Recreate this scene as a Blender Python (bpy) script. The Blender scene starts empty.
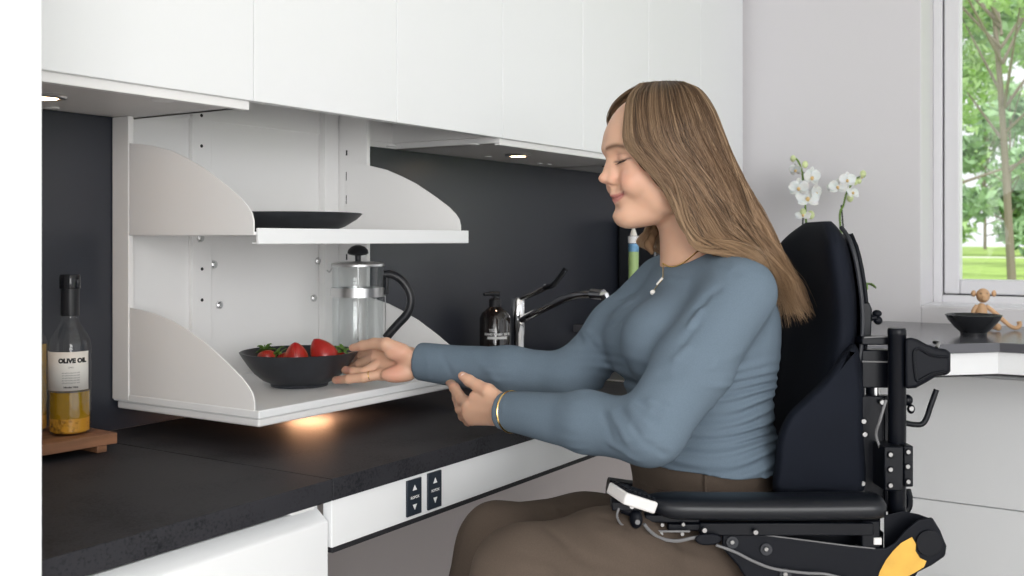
import bpy, math, random
import numpy as np
from mathutils import Vector, Matrix
PI = math.pi
random.seed(7)
COL = bpy.context.scene.collection
CR, SR = 0.5433, 0.8395      # camera heading: right axis = (CR,-SR), forward axis = (SR,CR)
EYE = 1.16
FPX = 1040.0
def cam2w(u, v, w):
    return Vector((CR*u + SR*v, -SR*u + CR*v, EYE + w))
def C3(px, py, f):
    return ((px-512)/FPX*f, f, (240-py)/FPX*f)
def P(px, py, f):
    return cam2w(*C3(px, py, f))
def on_z(px, py, z):
    return P(px, py, (EYE-z)*FPX/(py-240))
def on_x(px, py, X):
    r = (px-512)/FPX
    return P(px, py, X/(CR*r+SR))
def on_y(px, py, Y):
    r = (px-512)/FPX
    return P(px, py, Y/(CR-SR*r))

# ---------- materials
def mat(name, col, rough=0.5, metal=0.0, bump=None, var=None, spec=None, coat=0.0, trans=0.0, ior=1.45, sheen=0.0, sub=0.0, emit=None, aniso=None):
    m = bpy.data.materials.new(name); m.use_nodes = True
    nt = m.node_tree; b = nt.nodes['Principled BSDF']
    b.inputs['Base Color'].default_value = (*col, 1)
    b.inputs['Roughness'].default_value = rough
    b.inputs['Metallic'].default_value = metal
    b.inputs['IOR'].default_value = ior
    if spec is not None: b.inputs['Specular IOR Level'].default_value = spec
    b.inputs['Coat Weight'].default_value = coat
    b.inputs['Transmission Weight'].default_value = trans
    if sheen:
        b.inputs['Sheen Weight'].default_value = sheen; b.inputs['Sheen Roughness'].default_value = 0.5
    if sub:
        b.inputs['Subsurface Weight'].default_value = sub
        b.inputs['Subsurface Radius'].default_value = (1.0, 0.35, 0.2)
        b.inputs['Subsurface Scale'].default_value = 0.008
    if emit:
        b.inputs['Emission Color'].default_value = (*emit[0], 1); b.inputs['Emission Strength'].default_value = emit[1]
    tc = nt.nodes.new('ShaderNodeTexCoord')
    if var:   # (scale, amount, stretch xyz)
        mp = nt.nodes.new('ShaderNodeMapping'); nt.links.new(tc.outputs['Object'], mp.inputs[0])
        if len(var) > 2: mp.inputs['Scale'].default_value = var[2]
        n = nt.nodes.new('ShaderNodeTexNoise'); n.inputs['Scale'].default_value = var[0]; n.inputs['Detail'].default_value = 6
        nt.links.new(mp.outputs[0], n.inputs['Vector'])
        r = nt.nodes.new('ShaderNodeValToRGB')
        a = var[1]
        r.color_ramp.elements[0].position = 0.3; r.color_ramp.elements[1].position = 0.7
        r.color_ramp.elements[0].color = (*[max(0, c*(1-a)) for c in col], 1)
        r.color_ramp.elements[1].color = (*[min(1, c*(1+a)) for c in col], 1)
        nt.links.new(n.outputs['Fac'], r.inputs[0]); nt.links.new(r.outputs[0], b.inputs['Base Color'])
    if bump:  # (scale, strength, distance)
        n = nt.nodes.new('ShaderNodeTexNoise'); n.inputs['Scale'].default_value = bump[0]; n.inputs['Detail'].default_value = 4
        nt.links.new(tc.outputs['Object'], n.inputs['Vector'])
        bp = nt.nodes.new('ShaderNodeBump'); bp.inputs['Strength'].default_value = bump[1]; bp.inputs['Distance'].default_value = bump[2]
        nt.links.new(n.outputs['Fac'], bp.inputs['Height']); nt.links.new(bp.outputs[0], b.inputs['Normal'])
    return m
def attr_mat(name, rough=0.5, sub=0.0, spec=None, attr='tone', bump=None, sheen=0, aniso=0):
    m = mat(name, (0.5, 0.5, 0.5), rough, sub=sub, spec=spec, bump=bump, sheen=sheen)
    nt = m.node_tree; b = nt.nodes['Principled BSDF']
    a = nt.nodes.new('ShaderNodeAttribute'); a.attribute_name = attr
    nt.links.new(a.outputs['Color'], b.inputs['Base Color'])
    if aniso: b.inputs['Anisotropic'].default_value = aniso
    return m

# ---------- mesh builder
class MB:
    def __init__(s): s.v = []; s.f = []
    def add(s, vs, fs):
        n = len(s.v); s.v += [tuple(v) for v in vs]; s.f += [tuple(i+n for i in f) for f in fs]; return s
    def box(s, a, b, M=None):
        x0, y0, z0 = a; x1, y1, z1 = b
        vs = [(x0,y0,z0),(x1,y0,z0),(x1,y1,z0),(x0,y1,z0),(x0,y0,z1),(x1,y0,z1),(x1,y1,z1),(x0,y1,z1)]
        if M is not None: vs = [M @ Vector(v) for v in vs]
        return s.add(vs, [(0,3,2,1),(4,5,6,7),(0,1,5,4),(1,2,6,5),(2,3,7,6),(3,0,4,7)])
    def prism(s, poly, fn, lo, hi):
        """poly: 2-D outline, fn(p,q,t)->3-D point, extruded t from lo to hi"""
        n = len(poly)
        vs = [fn(p[0], p[1], lo) for p in poly] + [fn(p[0], p[1], hi) for p in poly]
        fs = [tuple(range(n))[::-1], tuple(range(n, 2*n))] + [(i, (i+1) % n, n+(i+1) % n, n+i) for i in range(n)]
        return s.add(vs, fs)
    def lathe(s, prof, c=(0,0,0), n=48, M=None, cap=True, ex=1.0):
        vs = []; fs = []
        for r, z in prof:
            for k in range(n):
                a = 2*PI*k/n; vs.append(Vector((c[0]+r*math.cos(a), c[1]+r*ex*math.sin(a), c[2]+z)))
        if M is not None: vs = [M @ v for v in vs]
        m = len(prof)
        for i in range(m-1):
            for k in range(n):
                fs.append((i*n+k, i*n+(k+1) % n, (i+1)*n+(k+1) % n, (i+1)*n+k))
        if cap:
            fs.append(tuple(range(n))[::-1]); fs.append(tuple(range((m-1)*n, m*n)))
        return s.add(vs, fs)
    def tube(s, pts, r, n=12, cap=True, flat=None):
        pts = [Vector(p) for p in pts]; m = len(pts)
        rs = r if isinstance(r, (list, tuple)) else [r]*m
        vs = []; fs = []; up = None
        for i, p in enumerate(pts):
            t = (pts[min(i+1, m-1)] - pts[max(i-1, 0)]).normalized()
            if up is None:
                up = Vector((0,0,1)) if abs(t.z) < 0.9 else Vector((1,0,0))
            a = (up - t*up.dot(t)).normalized(); b = t.cross(a); up = a
            for k in range(n):
                q = 2*PI*k/n
                vs.append(p + (a*math.cos(q)*(flat or 1) + b*math.sin(q))*rs[i])
        for i in range(m-1):
            for k in range(n): fs.append((i*n+k, i*n+(k+1) % n, (i+1)*n+(k+1) % n, (i+1)*n+k))
        if cap: fs.append(tuple(range(n))[::-1]); fs.append(tuple(range((m-1)*n, m*n)))
        return s.add(vs, fs)
    def cyl(s, a, b, r, n=24, r2=None): return s.tube([a, b], [r, r if r2 is None else r2], n)
    def ball(s, c, r, n=20, m=12, M=None):
        r = (r, r, r) if not isinstance(r, (tuple, list)) else r
        vs = []; fs = []
        for i in range(1, m):
            t = PI*i/m
            for k in range(n):
                a = 2*PI*k/n
                v = Vector((r[0]*math.sin(t)*math.cos(a), r[1]*math.sin(t)*math.sin(a), r[2]*math.cos(t)))
                if M is not None: v = M @ v
                vs.append(Vector(c)+v)
        top = Vector((0,0,r[2])); bot = -top
        if M is not None: top = M @ top; bot = M @ bot
        vs += [Vector(c)+top, Vector(c)+bot]; T = len(vs)-2
        for i in range(m-2):
            for k in range(n): fs.append((i*n+k, (i+1)*n+k, (i+1)*n+(k+1) % n, i*n+(k+1) % n))
        for k in range(n):
            fs.append((T, k, (k+1) % n)); fs.append((T+1, (m-2)*n+(k+1) % n, (m-2)*n+k))
        return s.add(vs, fs)
    def grid(s, rows, close_u=False):
        n = len(rows[0]); m = len(rows); vs = [p for r in rows for p in r]; fs = []
        for i in range(m-1):
            for k in range(n if close_u else n-1):
                fs.append((i*n+k, i*n+(k+1) % n, (i+1)*n+(k+1) % n, (i+1)*n+k))
        return s.add(vs, fs)
    def build(s, name, m, parent=None, bevel=0, smooth=True, seg=2, label=None, sub=0, solid=0, ang=35, org=None):
        me = bpy.data.meshes.new(name)
        par_w = parent.matrix_world.copy() if parent is not None else Matrix()
        if parent is not None: par_w = world_of(parent)
        o = bpy.data.objects.new(name, me); COL.objects.link(o)
        vs = [Vector(v) for v in s.v]
        if parent is not None:
            inv = par_w.inverted(); vs = [inv @ v for v in vs]; o.parent = parent
        else:
            c = Vector(org) if org is not None else Vector((sum(v.x for v in vs)/len(vs), sum(v.y for v in vs)/len(vs), min(v.z for v in vs)))
            vs = [v-c for v in vs]; o.location = c
        me.from_pydata(vs, [], s.f); me.update()
        import bmesh
        bm = bmesh.new(); bm.from_mesh(me); bmesh.ops.recalc_face_normals(bm, faces=bm.faces[:]); bm.to_mesh(me); bm.free()
        me.materials.append(m)
        if smooth:
            me.polygons.foreach_set('use_smooth', [True]*len(me.polygons))
            me.set_sharp_from_angle(angle=math.radians(ang))
        if sub:
            q = o.modifiers.new('subd', 'SUBSURF'); q.levels = sub; q.render_levels = sub
        if solid:
            q = o.modifiers.new('thick', 'SOLIDIFY'); q.thickness = solid; q.offset = 0
        if bevel:
            q = o.modifiers.new('bevel', 'BEVEL'); q.width = bevel; q.segments = seg; q.limit_method = 'ANGLE'; q.angle_limit = math.radians(40)
            q.harden_normals = False
        if label: o['label'] = label
        return o
def world_of(o):
    M = Matrix.LocRotScale(o.location, o.rotation_euler, o.scale)
    return world_of(o.parent) @ o.matrix_parent_inverse @ M if o.parent else M
def thing(name, label, cat, loc=(0,0,0), group=None, rz=0):
    o = bpy.data.objects.new(name, None); COL.objects.link(o); o.location = loc; o.rotation_euler = (0,0,rz)
    o.empty_display_size = 0.05
    o['label'] = label; o['category'] = cat
    if group: o['group'] = group
    return o
def tag(o, label, cat, group=None, kind=None):
    o['label'] = label; o['category'] = cat
    if group: o['group'] = group
    if kind: o['kind'] = kind
    return o
def struct(o): o['kind'] = 'structure'; return o
def spline(pts, n):
    """Catmull-Rom through pts, n samples"""
    P_ = [np.array(p, float) for p in pts]; P_ = [2*P_[0]-P_[1]] + P_ + [2*P_[-1]-P_[-2]]
    out = []
    for i in range(n):
        t = i/(n-1)*(len(pts)-1); k = min(int(t), len(pts)-2); t -= k
        a, b, c, d = P_[k:k+4]
        out.append(0.5*((2*b)+(c-a)*t+(2*a-5*b+4*c-d)*t*t+(3*b-a-3*c+d)*t**3))
    return out
def text_geo(txt, size, align='CENTER', bold=0.0, depth=0.0):
    cu = bpy.data.curves.new('t', 'FONT'); cu.body = txt; cu.size = size; cu.align_x = align; cu.align_y = 'CENTER'; cu.offset = bold; cu.resolution_u = 3
    o = bpy.data.objects.new('t', cu); COL.objects.link(o)
    dg = bpy.context.evaluated_depsgraph_get(); dg.update()
    me = bpy.data.meshes.new_from_object(o.evaluated_get(dg))
    vs = [v.co.copy() for v in me.vertices]; fs = [tuple(p.vertices) for p in me.polygons]
    bpy.data.objects.remove(o); bpy.data.curves.remove(cu); bpy.data.meshes.remove(me)
    return vs, fs
# =============== materials of the room
M_white = mat('white_lacquer', (0.84, 0.855, 0.865), 0.35, bump=(300, 0.02, 0.001))
M_white2 = mat('white_powder_coat', (0.84, 0.835, 0.83), 0.4, bump=(500, 0.03, 0.001))
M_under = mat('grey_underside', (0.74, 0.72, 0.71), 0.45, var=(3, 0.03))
M_splash = mat('dark_blue_grey_splash_panel', (0.020, 0.0235, 0.034), 0.38, spec=0.75, bump=(60, 0.05, 0.002))
M_wall = mat('end_wall_paint', (0.70, 0.685, 0.705), 0.8, bump=(120, 0.05, 0.002))
M_wall2 = mat('taupe_wall_paint', (0.56, 0.51, 0.50), 0.8, bump=(120, 0.05, 0.002))
M_frame = mat('window_frame_paint', (0.74, 0.735, 0.76), 0.35, bump=(100, 0.02, 0.001))
M_floor = mat('grey_floor', (0.52, 0.48, 0.44), 0.5, var=(4, 0.08))
M_chrome = mat('chrome', (0.85, 0.85, 0.86), 0.08, 1.0, bump=(10, 0.01, 0.001))
M_steel = mat('brushed_steel', (0.62, 0.62, 0.62), 0.3, 1.0, bump=(200, 0.05, 0.0005))
M_gap = mat('dark_gap', (0.015, 0.015, 0.018), 0.7, bump=(50, 0.02, 0.001))
M_counter = mat('black_laminate_worktop', (0.03, 0.03, 0.034), 0.55, spec=0.22)
def speckle(m, base, hi, scale=260, bump=0.25):
    nt = m.node_tree; b = nt.nodes['Principled BSDF']
    tc = nt.nodes.new('ShaderNodeTexCoord')
    n = nt.nodes.new('ShaderNodeTexNoise'); n.inputs['Scale'].default_value = scale; n.inputs['Detail'].default_value = 5
    n2 = nt.nodes.new('ShaderNodeTexNoise'); n2.inputs['Scale'].default_value = 9; n2.inputs['Detail'].default_value = 8
    nt.links.new(tc.outputs['Object'], n.inputs['Vector']); nt.links.new(tc.outputs['Object'], n2.inputs['Vector'])
    ad = nt.nodes.new('ShaderNodeMath'); ad.operation = 'ADD'; nt.links.new(n.outputs['Fac'], ad.inputs[0]); nt.links.new(n2.outputs['Fac'], ad.inputs[1])
    r = nt.nodes.new('ShaderNodeValToRGB'); nt.links.new(ad.outputs[0], r.inputs[0])
    r.color_ramp.elements[0].position = 0.7; r.color_ramp.elements[0].color = (*base, 1)
    r.color_ramp.elements[1].position = 1.3; r.color_ramp.elements[1].color = (*hi, 1)
    nt.links.new(r.outputs[0], b.inputs['Base Color'])
    bp = nt.nodes.new('ShaderNodeBump'); bp.inputs['Strength'].default_value = bump; bp.inputs['Distance'].default_value = 0.001
    nt.links.new(n.outputs['Fac'], bp.inputs['Height']); nt.links.new(bp.outputs[0], b.inputs['Normal'])
speckle(M_counter, (0.008, 0.0085, 0.011), (0.030, 0.030, 0.035))

WY = 1.717          # kitchen wall plane
WX = 3.72           # end wall plane
CT = EYE - 0.36     # worktop top 0.80
CF = 1.077          # worktop front edge
UF = 1.37           # wall cabinet door fronts
UB = EYE + 0.2436   # door bottoms
Z = lambda w: EYE + w

# floor, walls
struct(MB().box((-3.5,-4.0,-0.05),(4.1,2.0,0)).build('floor', M_floor, smooth=False))
b = MB(); b.box((-3.5,WY,0),(WX+0.4,WY+0.25,2.6)); struct(b.build('wall_kitchen', M_wall2, smooth=False))
# splash panel on the wall
sp = MB(); sp.box((0.0, WY-0.012, CT-0.0), (3.64, WY-0.0005, Z(0.26)))
ceil = MB(); ceil.box((-3.5,-4.0,2.6),(4.04,1.97,2.68)); struct(ceil.build('ceiling', mat('ceiling_white', (0.8,0.8,0.8), 0.8, bump=(50,0.03,0.001)), smooth=False))
struct(sp.build('trim_1', M_splash, smooth=False))
# end wall with window opening
wy1 = on_x(921, 300, WX).y; wz0 = on_x(921, 306, WX).z; wz1 = 2.35; wy0 = wy1-1.5
e = MB(); D = 0.32
e.box((WX, wy1, 0), (WX+D, WY+0.25, 2.6)); e.box((WX, -4.0, 0), (WX+D, wy0, 2.6))
e.box((WX, wy0, 0), (WX+D, wy1, wz0)); e.box((WX, wy0, wz1), (WX+D, wy1, 2.6))
struct(e.build('wall_end', M_wall, bevel=0.004, smooth=False))
# window
fx = WX+0.20
win = thing('window_1', 'white framed window looking out on trees and lawn', 'window', (fx, (wy0+wy1)/2, wz0)); win['kind'] = 'structure'
del win['category']
def frame_ring(y0, y1, z0, z1, w, x0, x1, wb=None):
    m = MB(); wb = wb or w
    m.box((x0,y0,z0),(x1,y0+w,z1)); m.box((x0,y1-w,z0),(x1,y1,z1)); m.box((x0,y0+w,z0),(x1,y1-w,z0+wb)); m.box((x0,y0+w,z1-w),(x1,y1-w,z1)); return m
FW = 0.03
frame_ring(wy0, wy1, wz0, wz1, FW, fx, fx+0.09).build('window_frame', M_frame, win, bevel=0.003)
sy0, sy1, sz0, sz1 = wy0+FW+0.004, wy1-FW-0.004, wz0+FW+0.004, wz1-FW-0.004
frame_ring(sy0, sy1, sz0, sz1, 0.052, fx+0.012, fx+0.075).build('sash', M_frame, win, bevel=0.006)
frame_ring(wy0+FW-0.001, wy1-FW+0.001, wz0+FW-0.001, wz1-FW+0.001, 0.006, fx+0.03, fx+0.05).build('seal', M_gap, win)
M_glass = mat('window_glass', (1, 1, 1), 0.0, trans=1.0, ior=1.1)
ng = M_glass.node_tree
def thin_glass(m, tint=(1,1,1), refl=0.06):
    nt = m.node_tree; nt.nodes.clear()
    o = nt.nodes.new('ShaderNodeOutputMaterial'); mx = nt.nodes.new('ShaderNodeMixShader')
    t = nt.nodes.new('ShaderNodeBsdfTransparent'); g = nt.nodes.new('ShaderNodeBsdfGlossy'); g.inputs['Roughness'].default_value = 0.02
    t.inputs[0].default_value = (*tint, 1)
    lw = nt.nodes.new('ShaderNodeLayerWeight'); lw.inputs[0].default_value = 0.15
    mp = nt.nodes.new('ShaderNodeMapRange'); mp.inputs['To Min'].default_value = refl; mp.inputs['To Max'].default_value = 0.9
    nt.links.new(lw.outputs['Facing'], mp.inputs['Value'])
    pw = nt.nodes.new('ShaderNodeMath'); pw.operation = 'POWER'; pw.inputs[1].default_value = 3
    nt.links.new(lw.outputs['Facing'], pw.inputs[0]); nt.links.new(pw.outputs[0], mp.inputs['Value'])
    nt.links.new(mp.outputs[0], mx.inputs[0]); nt.links.new(t.outputs[0], mx.inputs[1]); nt.links.new(g.outputs[0], mx.inputs[2]); nt.links.new(mx.outputs[0], o.inputs[0])
thin_glass(M_glass)
MB().box((fx+0.04, sy0+0.05, sz0+0.05), (fx+0.044, sy1-0.05, sz1-0.05)).build('pane', M_glass, win, smooth=False)
struct(MB().box((WX+0.004, wy0+0.002, wz0-0.002), (fx, wy1-0.002, wz0+0.004)).build('trim_2', M_frame, smooth=False))

# ---------- tall cabinet at the left edge
tc_ = thing('tall_cabinet', 'tall white cabinet filling the left edge of the picture', 'cabinet', (0.4, 1.4, 0))
MB().box((0.09, 1.082, 0.0), (0.683, WY-0.001, 2.3)).build('carcass', M_white, tc_, bevel=0.001, smooth=False)
MB().box((0.092, 1.06, 0.08), (0.683, 1.080, 2.298)).build('door', M_white, tc_, bevel=0.002, smooth=False)

# ---------- wall cabinets
U1 = Z(0.2436); UT = 2.3
def carc(name, label, x0, x1, doors, zb, open_bottom=False, dbot=None):
    t = thing(name, label, 'cabinet', ((x0+x1)/2, 1.55, zb), 'white wall cabinets' )
    m = MB(); y0 = UF+0.022; y1 = WY-0.013
    th = 0.018
    if not open_bottom: m.box((x0+0.001,y0,zb),(x1-0.001,y1,zb+0.02))
    m.box((x0+0.001,y0,zb),(x0+th,y1,UT)); m.box((x1-th,y0,zb),(x1-0.001,y1,UT)); m.box((x0+th,y0,UT-th),(x1-th,y1,UT)); m.box((x0+th,y1-0.008,zb),(x1-th,y1,UT))
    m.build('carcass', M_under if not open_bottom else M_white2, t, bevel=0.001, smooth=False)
    db = dbot or U1
    for a, bb in doors:
        MB().box((a+0.0008, UF, db), (bb-0.0008, UF+0.02, UT+0.01)).build('door', M_white, t, bevel=0.0015, smooth=False)
    if not open_bottom:
        MB().box((x0+0.001, y0-0.012, zb-0.004), (x1-0.001, y0+0.004, zb+0.012)).build('bottom_lip', M_white2, t, bevel=0.0015, smooth=False)
    return t
dx = [on_y(p, 100, UF).x for p in (254, 397, 503, 583, 649, 701)]
xe = on_y(743, 100, UF).x
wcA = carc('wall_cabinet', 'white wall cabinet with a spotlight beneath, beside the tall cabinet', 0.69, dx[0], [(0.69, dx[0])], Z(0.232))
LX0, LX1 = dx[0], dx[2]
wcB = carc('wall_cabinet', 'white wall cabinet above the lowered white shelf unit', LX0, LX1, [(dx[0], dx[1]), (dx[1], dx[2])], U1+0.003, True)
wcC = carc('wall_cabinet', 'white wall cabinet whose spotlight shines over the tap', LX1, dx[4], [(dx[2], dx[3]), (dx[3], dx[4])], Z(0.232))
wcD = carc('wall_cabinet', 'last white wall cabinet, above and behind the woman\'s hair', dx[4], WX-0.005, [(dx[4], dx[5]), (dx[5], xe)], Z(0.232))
# filler between last door and the end wall stays behind the head
def spot(t, px, py):
    p = on_z(px, py, Z(0.2305))
    MB().lathe([(0.0,0.004),(0.034,0.004),(0.036,0.0),(0.034,-0.003),(0.026,-0.004),(0.024,0.0),(0.0,0.001)], (p.x,p.y,p.z-0.001), 40, cap=False).build('spotlight', M_steel, t)
    MB().lathe([(0.0,0.0),(0.02,0.0),(0.021,-0.002),(0.0,-0.0035)], (p.x,p.y,p.z-0.002), 32, cap=False).build('bulb', mat('warm_led', (1,0.8,0.6), 0.4, emit=((1,0.62,0.35), 22)), t)
    l = bpy.data.lights.new('spot', 'SPOT'); l.energy = 0.8; l.color = (1, 0.72, 0.5); l.spot_size = math.radians(110); l.spot_blend = 0.8; l.shadow_soft_size = 0.02
    lo = bpy.data.objects.new('spotlight_lamp', l); COL.objects.link(lo); lo.location = (p.x, p.y, p.z-0.012)
    return p
spot(wcC, 518, 155); spot(wcA, 44, 96)
for (px, py, t, r) in ((52,107,wcA,0.012),(163,99.5,wcA,0.018),(391,145.5,wcC,0.012),(472,144,wcC,0.018),(488,156,wcC,0.010),(540,163,wcC,0.008),(549,164,wcC,0.008),(560,153,wcC,0.010)):
    p = on_z(px, py, Z(0.2315))
    MB().lathe([(0.0,0.0),(r*0.8,0.0),(r,-0.0005),(r,-0.002),(r*0.9,-0.003),(0,-0.003)], (p.x,p.y,p.z), 28, cap=False).build('cover_cap', M_white2, t)
# screw holes on the rail of the cabinet gap
rl = MB(); y0, y1 = 1.40, WY-0.02
y0 = 1.376; y1 = WY-0.0135
rl.box((LX0+0.01, y1-0.004, Z(0.2332)), (LX1-0.006, y1, Z(0.26)))
rl.box((LX1-0.006, y0, Z(0.2332)), (LX1-0.0002, y1, Z(0.262)))
rl.box((LX1-0.012, y0, Z(0.268)), (LX1-0.006, y1, Z(0.33)))
rl.build('side_rail', M_white2, wcB)
for px_, py_ in ((376.5,126.5),(389,126),(402,125.5)):
    p_ = on_x(px_, py_, LX1-0.0125); q = MB(); q.cyl((LX1-0.0119, p_.y, p_.z), (LX1-0.0126, p_.y, p_.z), 0.004, 14); q.build('screw_hole', M_gap, wcB)
# ---------- lowered shelf unit
SX0, SX1 = 1.240, 1.856
FBY = 1.655
su = thing('lowered_shelf_unit', 'white pull-down shelf unit lowered over the worktop', 'shelf unit', ((SX0+SX1)/2, 1.5, Z(-0.317)))
bk = MB()
bk.box((SX0, FBY, Z(-0.30)), (SX0+0.012, WY-0.014, Z(0.2315)))
bk.box((SX1-0.012, 1.595, Z(-0.285)), (SX1, WY-0.014, Z(0.30)))
bk.box((SX0+0.012, 1.700-0.0, Z(-0.29)), (SX1-0.012, WY-0.014, Z(0.34)))
bk.build('back_frame', M_white2, su, bevel=0.0015, smooth=False)
def rail(x0, x1, d=0.012):
    r = MB(); r.box((x0, 1.700-d, Z(-0.28)), (x1, 1.6995, Z(0.33))); return r
rail(1.417, 1.467).build('guide_rail', M_white2, su, bevel=0.001)
rail(1.795, 1.842, 0.02).build('guide_rail', M_white2, su, bevel=0.001)
def dot(px, py, r=0.0035, Y=1.688, m=None, name='screw_hole'):
    p = on_y(px, py, Y); q = MB(); q.cyl((p.x, Y+0.001, p.z), (p.x, Y-0.0006, p.z), r, 16); return q.build(name, m or M_gap, su)
for px, py in ((201.5,115.5),(201.5,146),(202,269),(202,300)): dot(px, py)
def bolt(px, py, Y=1.6995):
    p = on_y(px, py, Y); q = MB(); q.cyl((p.x, Y, p.z), (p.x, Y-0.003, p.z), 0.0085, 20); q.cyl((p.x,Y-0.003,p.z),(p.x,Y-0.007,p.z),0.0055,6); q.build('bolt', M_steel, su)
for px, py, Y in ((200,238,1.688),(213.5,264.5,1.6995),(219,305,1.6995),(317.5,261,1.6995),(313.5,298,1.6995)): bolt(px, py, Y)
# slots in the right side panel
for zc, h_ in ((0.205,0.012),(0.15,0.02),(0.095,0.02),(0.045,0.014),(-0.04,0.014)):
    q = MB(); q.box((SX1-0.0135, 1.655, Z(zc-h_/2)), (SX1-0.0115, 1.658, Z(zc+h_/2))); q.build('slot', M_gap, su)
# cheeks
cheek_px = [(133,142.9),(145,143.8),(156,145.4),(175,150.5),(190.4,158),(207.5,167.9),(228.5,184.1),(243.8,197.5),(251,206),(255,213),(256.8,221)]
ch = [(on_x(a, b_, SX0).y, on_x(a, b_, SX0).z-EYE) for a, b_ in cheek_px]
ch = [(1.3245 + (y-ch[-1][0])*(FBY-0.002-1.3245)/(ch[0][0]-ch[-1][0]), z) for y, z in ch]
def cheek(x, zoff, bottom, base):
    poly = [(y, z+zoff) for y, z in ch] + [(1.3245, bottom), (FBY-0.002, bottom)]
    m = MB(); m.prism(poly, lambda p, q, t: (t, p, Z(q)), x, x+0.003)
    # folded rim along the foot
    return m
cheek(SX0+0.0005, 0, 0.010, 0).build('cheek', M_white2, su, smooth=False)
cheek(SX1-0.0165, 0, 0.010, 0).build('cheek', M_white2, su, smooth=False)
lowoff = -0.307
cheek(SX0+0.002, lowoff, -0.289, 0).build('cheek', M_white2, su, smooth=False)
cheek(SX1-0.008, lowoff, -0.289, 0).build('cheek', M_white2, su, smooth=False)
s_ = MB(); s_.box((SX0+0.001, 1.324, Z(0.008)), (SX1-0.001, 1.698, Z(0.014)))
s_.build('upper_shelf', M_white2, su, bevel=0.001, smooth=False)
s_ = MB(); s_.box((SX0+0.006, 1.318, Z(-0.007)), (SX1+0.006, 1.324, Z(0.0205))); s_.box((SX0+0.006,1.324,Z(-0.007)),(SX1+0.006,1.334,Z(-0.004)))
s_.build('front_lip', M_white, su, bevel=0.0012, smooth=False)
s_ = MB(); s_.box((SX0+0.001, 1.312, Z(-0.303)), (SX1+0.008, WY-0.016, Z(-0.2885)))
s_.build('bottom_board', M_white, su, bevel=0.002, smooth=False)
s_ = MB(); s_.box((SX0+0.006, 1.317, Z(-0.318)), (SX1+0.003, WY-0.02, Z(-0.3035)))
s_.build('base_tray', M_white2, su, bevel=0.004, seg=3, smooth=False)
# lamp under the board
lp = on_z(312, 424, Z(-0.319)); lp = Vector((1.56, 1.50, Z(-0.319)))
MB().lathe([(0,0),(0.028,0),(0.03,-0.002),(0.02,-0.0035),(0,-0.0035)], lp, 32, cap=False).build('under_light', mat('warm_led_lens', (1,0.8,0.6), 0.4, emit=((1,0.55,0.3), 2)), su)
l = bpy.data.lights.new('shelf_led', 'AREA'); l.shape='DISK'; l.size = 0.09; l.energy = 0.75; l.color = (1, 0.5, 0.26)
lo = bpy.data.objects.new('shelf_lamp', l); COL.objects.link(lo); lo.location = lp + Vector((0,0,-0.006))

# ---------- worktops
SEAM = 1.167; TH = 0.033
w1 = MB(); w1.box((0.689, CF, CT-TH), (SEAM-0.0007, WY-0.013, CT)); tag(w1.build('worktop', M_counter, bevel=0.0015, smooth=False), 'black speckled worktop left of the seam, under the olive oil', 'worktop')
w2 = MB(); w2.box((SEAM+0.0007, CF, CT-TH), (3.0, WY-0.013, CT)); tag(w2.build('worktop', M_counter, bevel=0.0015, smooth=False), 'black speckled height-adjustable worktop under the woman\'s arms', 'worktop')
# apron rail of the adjustable section
ap = thing('apron_rail', 'white front rail of the adjustable worktop with two switches', 'rail', (1.8, CF+0.01, CT-TH-0.075))
MB().box((SEAM+0.003, CF+0.004, CT-TH-0.072), (2.98, CF+0.022, CT-TH-0.0006)).build('panel', M_white, ap, bevel=0.001, smooth=False)
MB().box((SEAM+0.003, CF+0.003, CT-TH-0.080), (2.98, CF+0.03, CT-TH-0.0725)).build('safety_strip', M_gap, ap, bevel=0.001, smooth=False)
M_sw = mat('dark_switch_plate', (0.022, 0.03, 0.042), 0.3, bump=(80,0.02,0.001)); M_ink = mat('white_print', (0.8,0.8,0.8), 0.5, bump=(80,0.02,0.001))
def switch(px0, px1, pyt, pyb):
    Y = CF+0.004
    a = on_y(px0, 500, Y).x; c = on_y(px1, 500, Y).x; xm = (a+c)/2
    zt = on_y(px0, pyt, Y).z; zb = on_y(px0, pyb, Y).z
    t = thing('height_switch', 'x', 'switch', (xm, Y, (zt+zb)/2), 'height switches on the rail')
    MB().box((a, Y-0.004, zb), (c, Y-0.0002, zt)).build('plate', M_sw, t, bevel=0.0012, seg=3)
    zc = (zt+zb)/2; H = zt-zb; W = c-a
    for name, s in (('up_arrow', 1), ('down_arrow', -1)):
        zz = zc + s*H*0.27; h = H*0.075; w = W*0.14
        m = MB(); m.prism([(xm-w, zz-s*h), (xm+w, zz-s*h), (xm, zz+s*h)], lambda p, q, u: (p, Y-0.004-u, q), 0.0, 0.0006); m.build(name, M_ink, t, smooth=False)
    vs, fs = text_geo('ROPOX', W*0.17, bold=0.0002)
    MB().add([(xm+v.x, Y-0.0047, zc+v.y) for v in vs], fs).build('lettering', M_ink, t, smooth=False)
    return t
s1 = switch(405.5, 420, 481, 517.5); s1['label'] = 'left of the two dark up-down switches on the white rail'
s2 = switch(426.5, 440, 473.5, 510.5); s2['label'] = 'right of the two dark up-down switches on the white rail'
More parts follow.
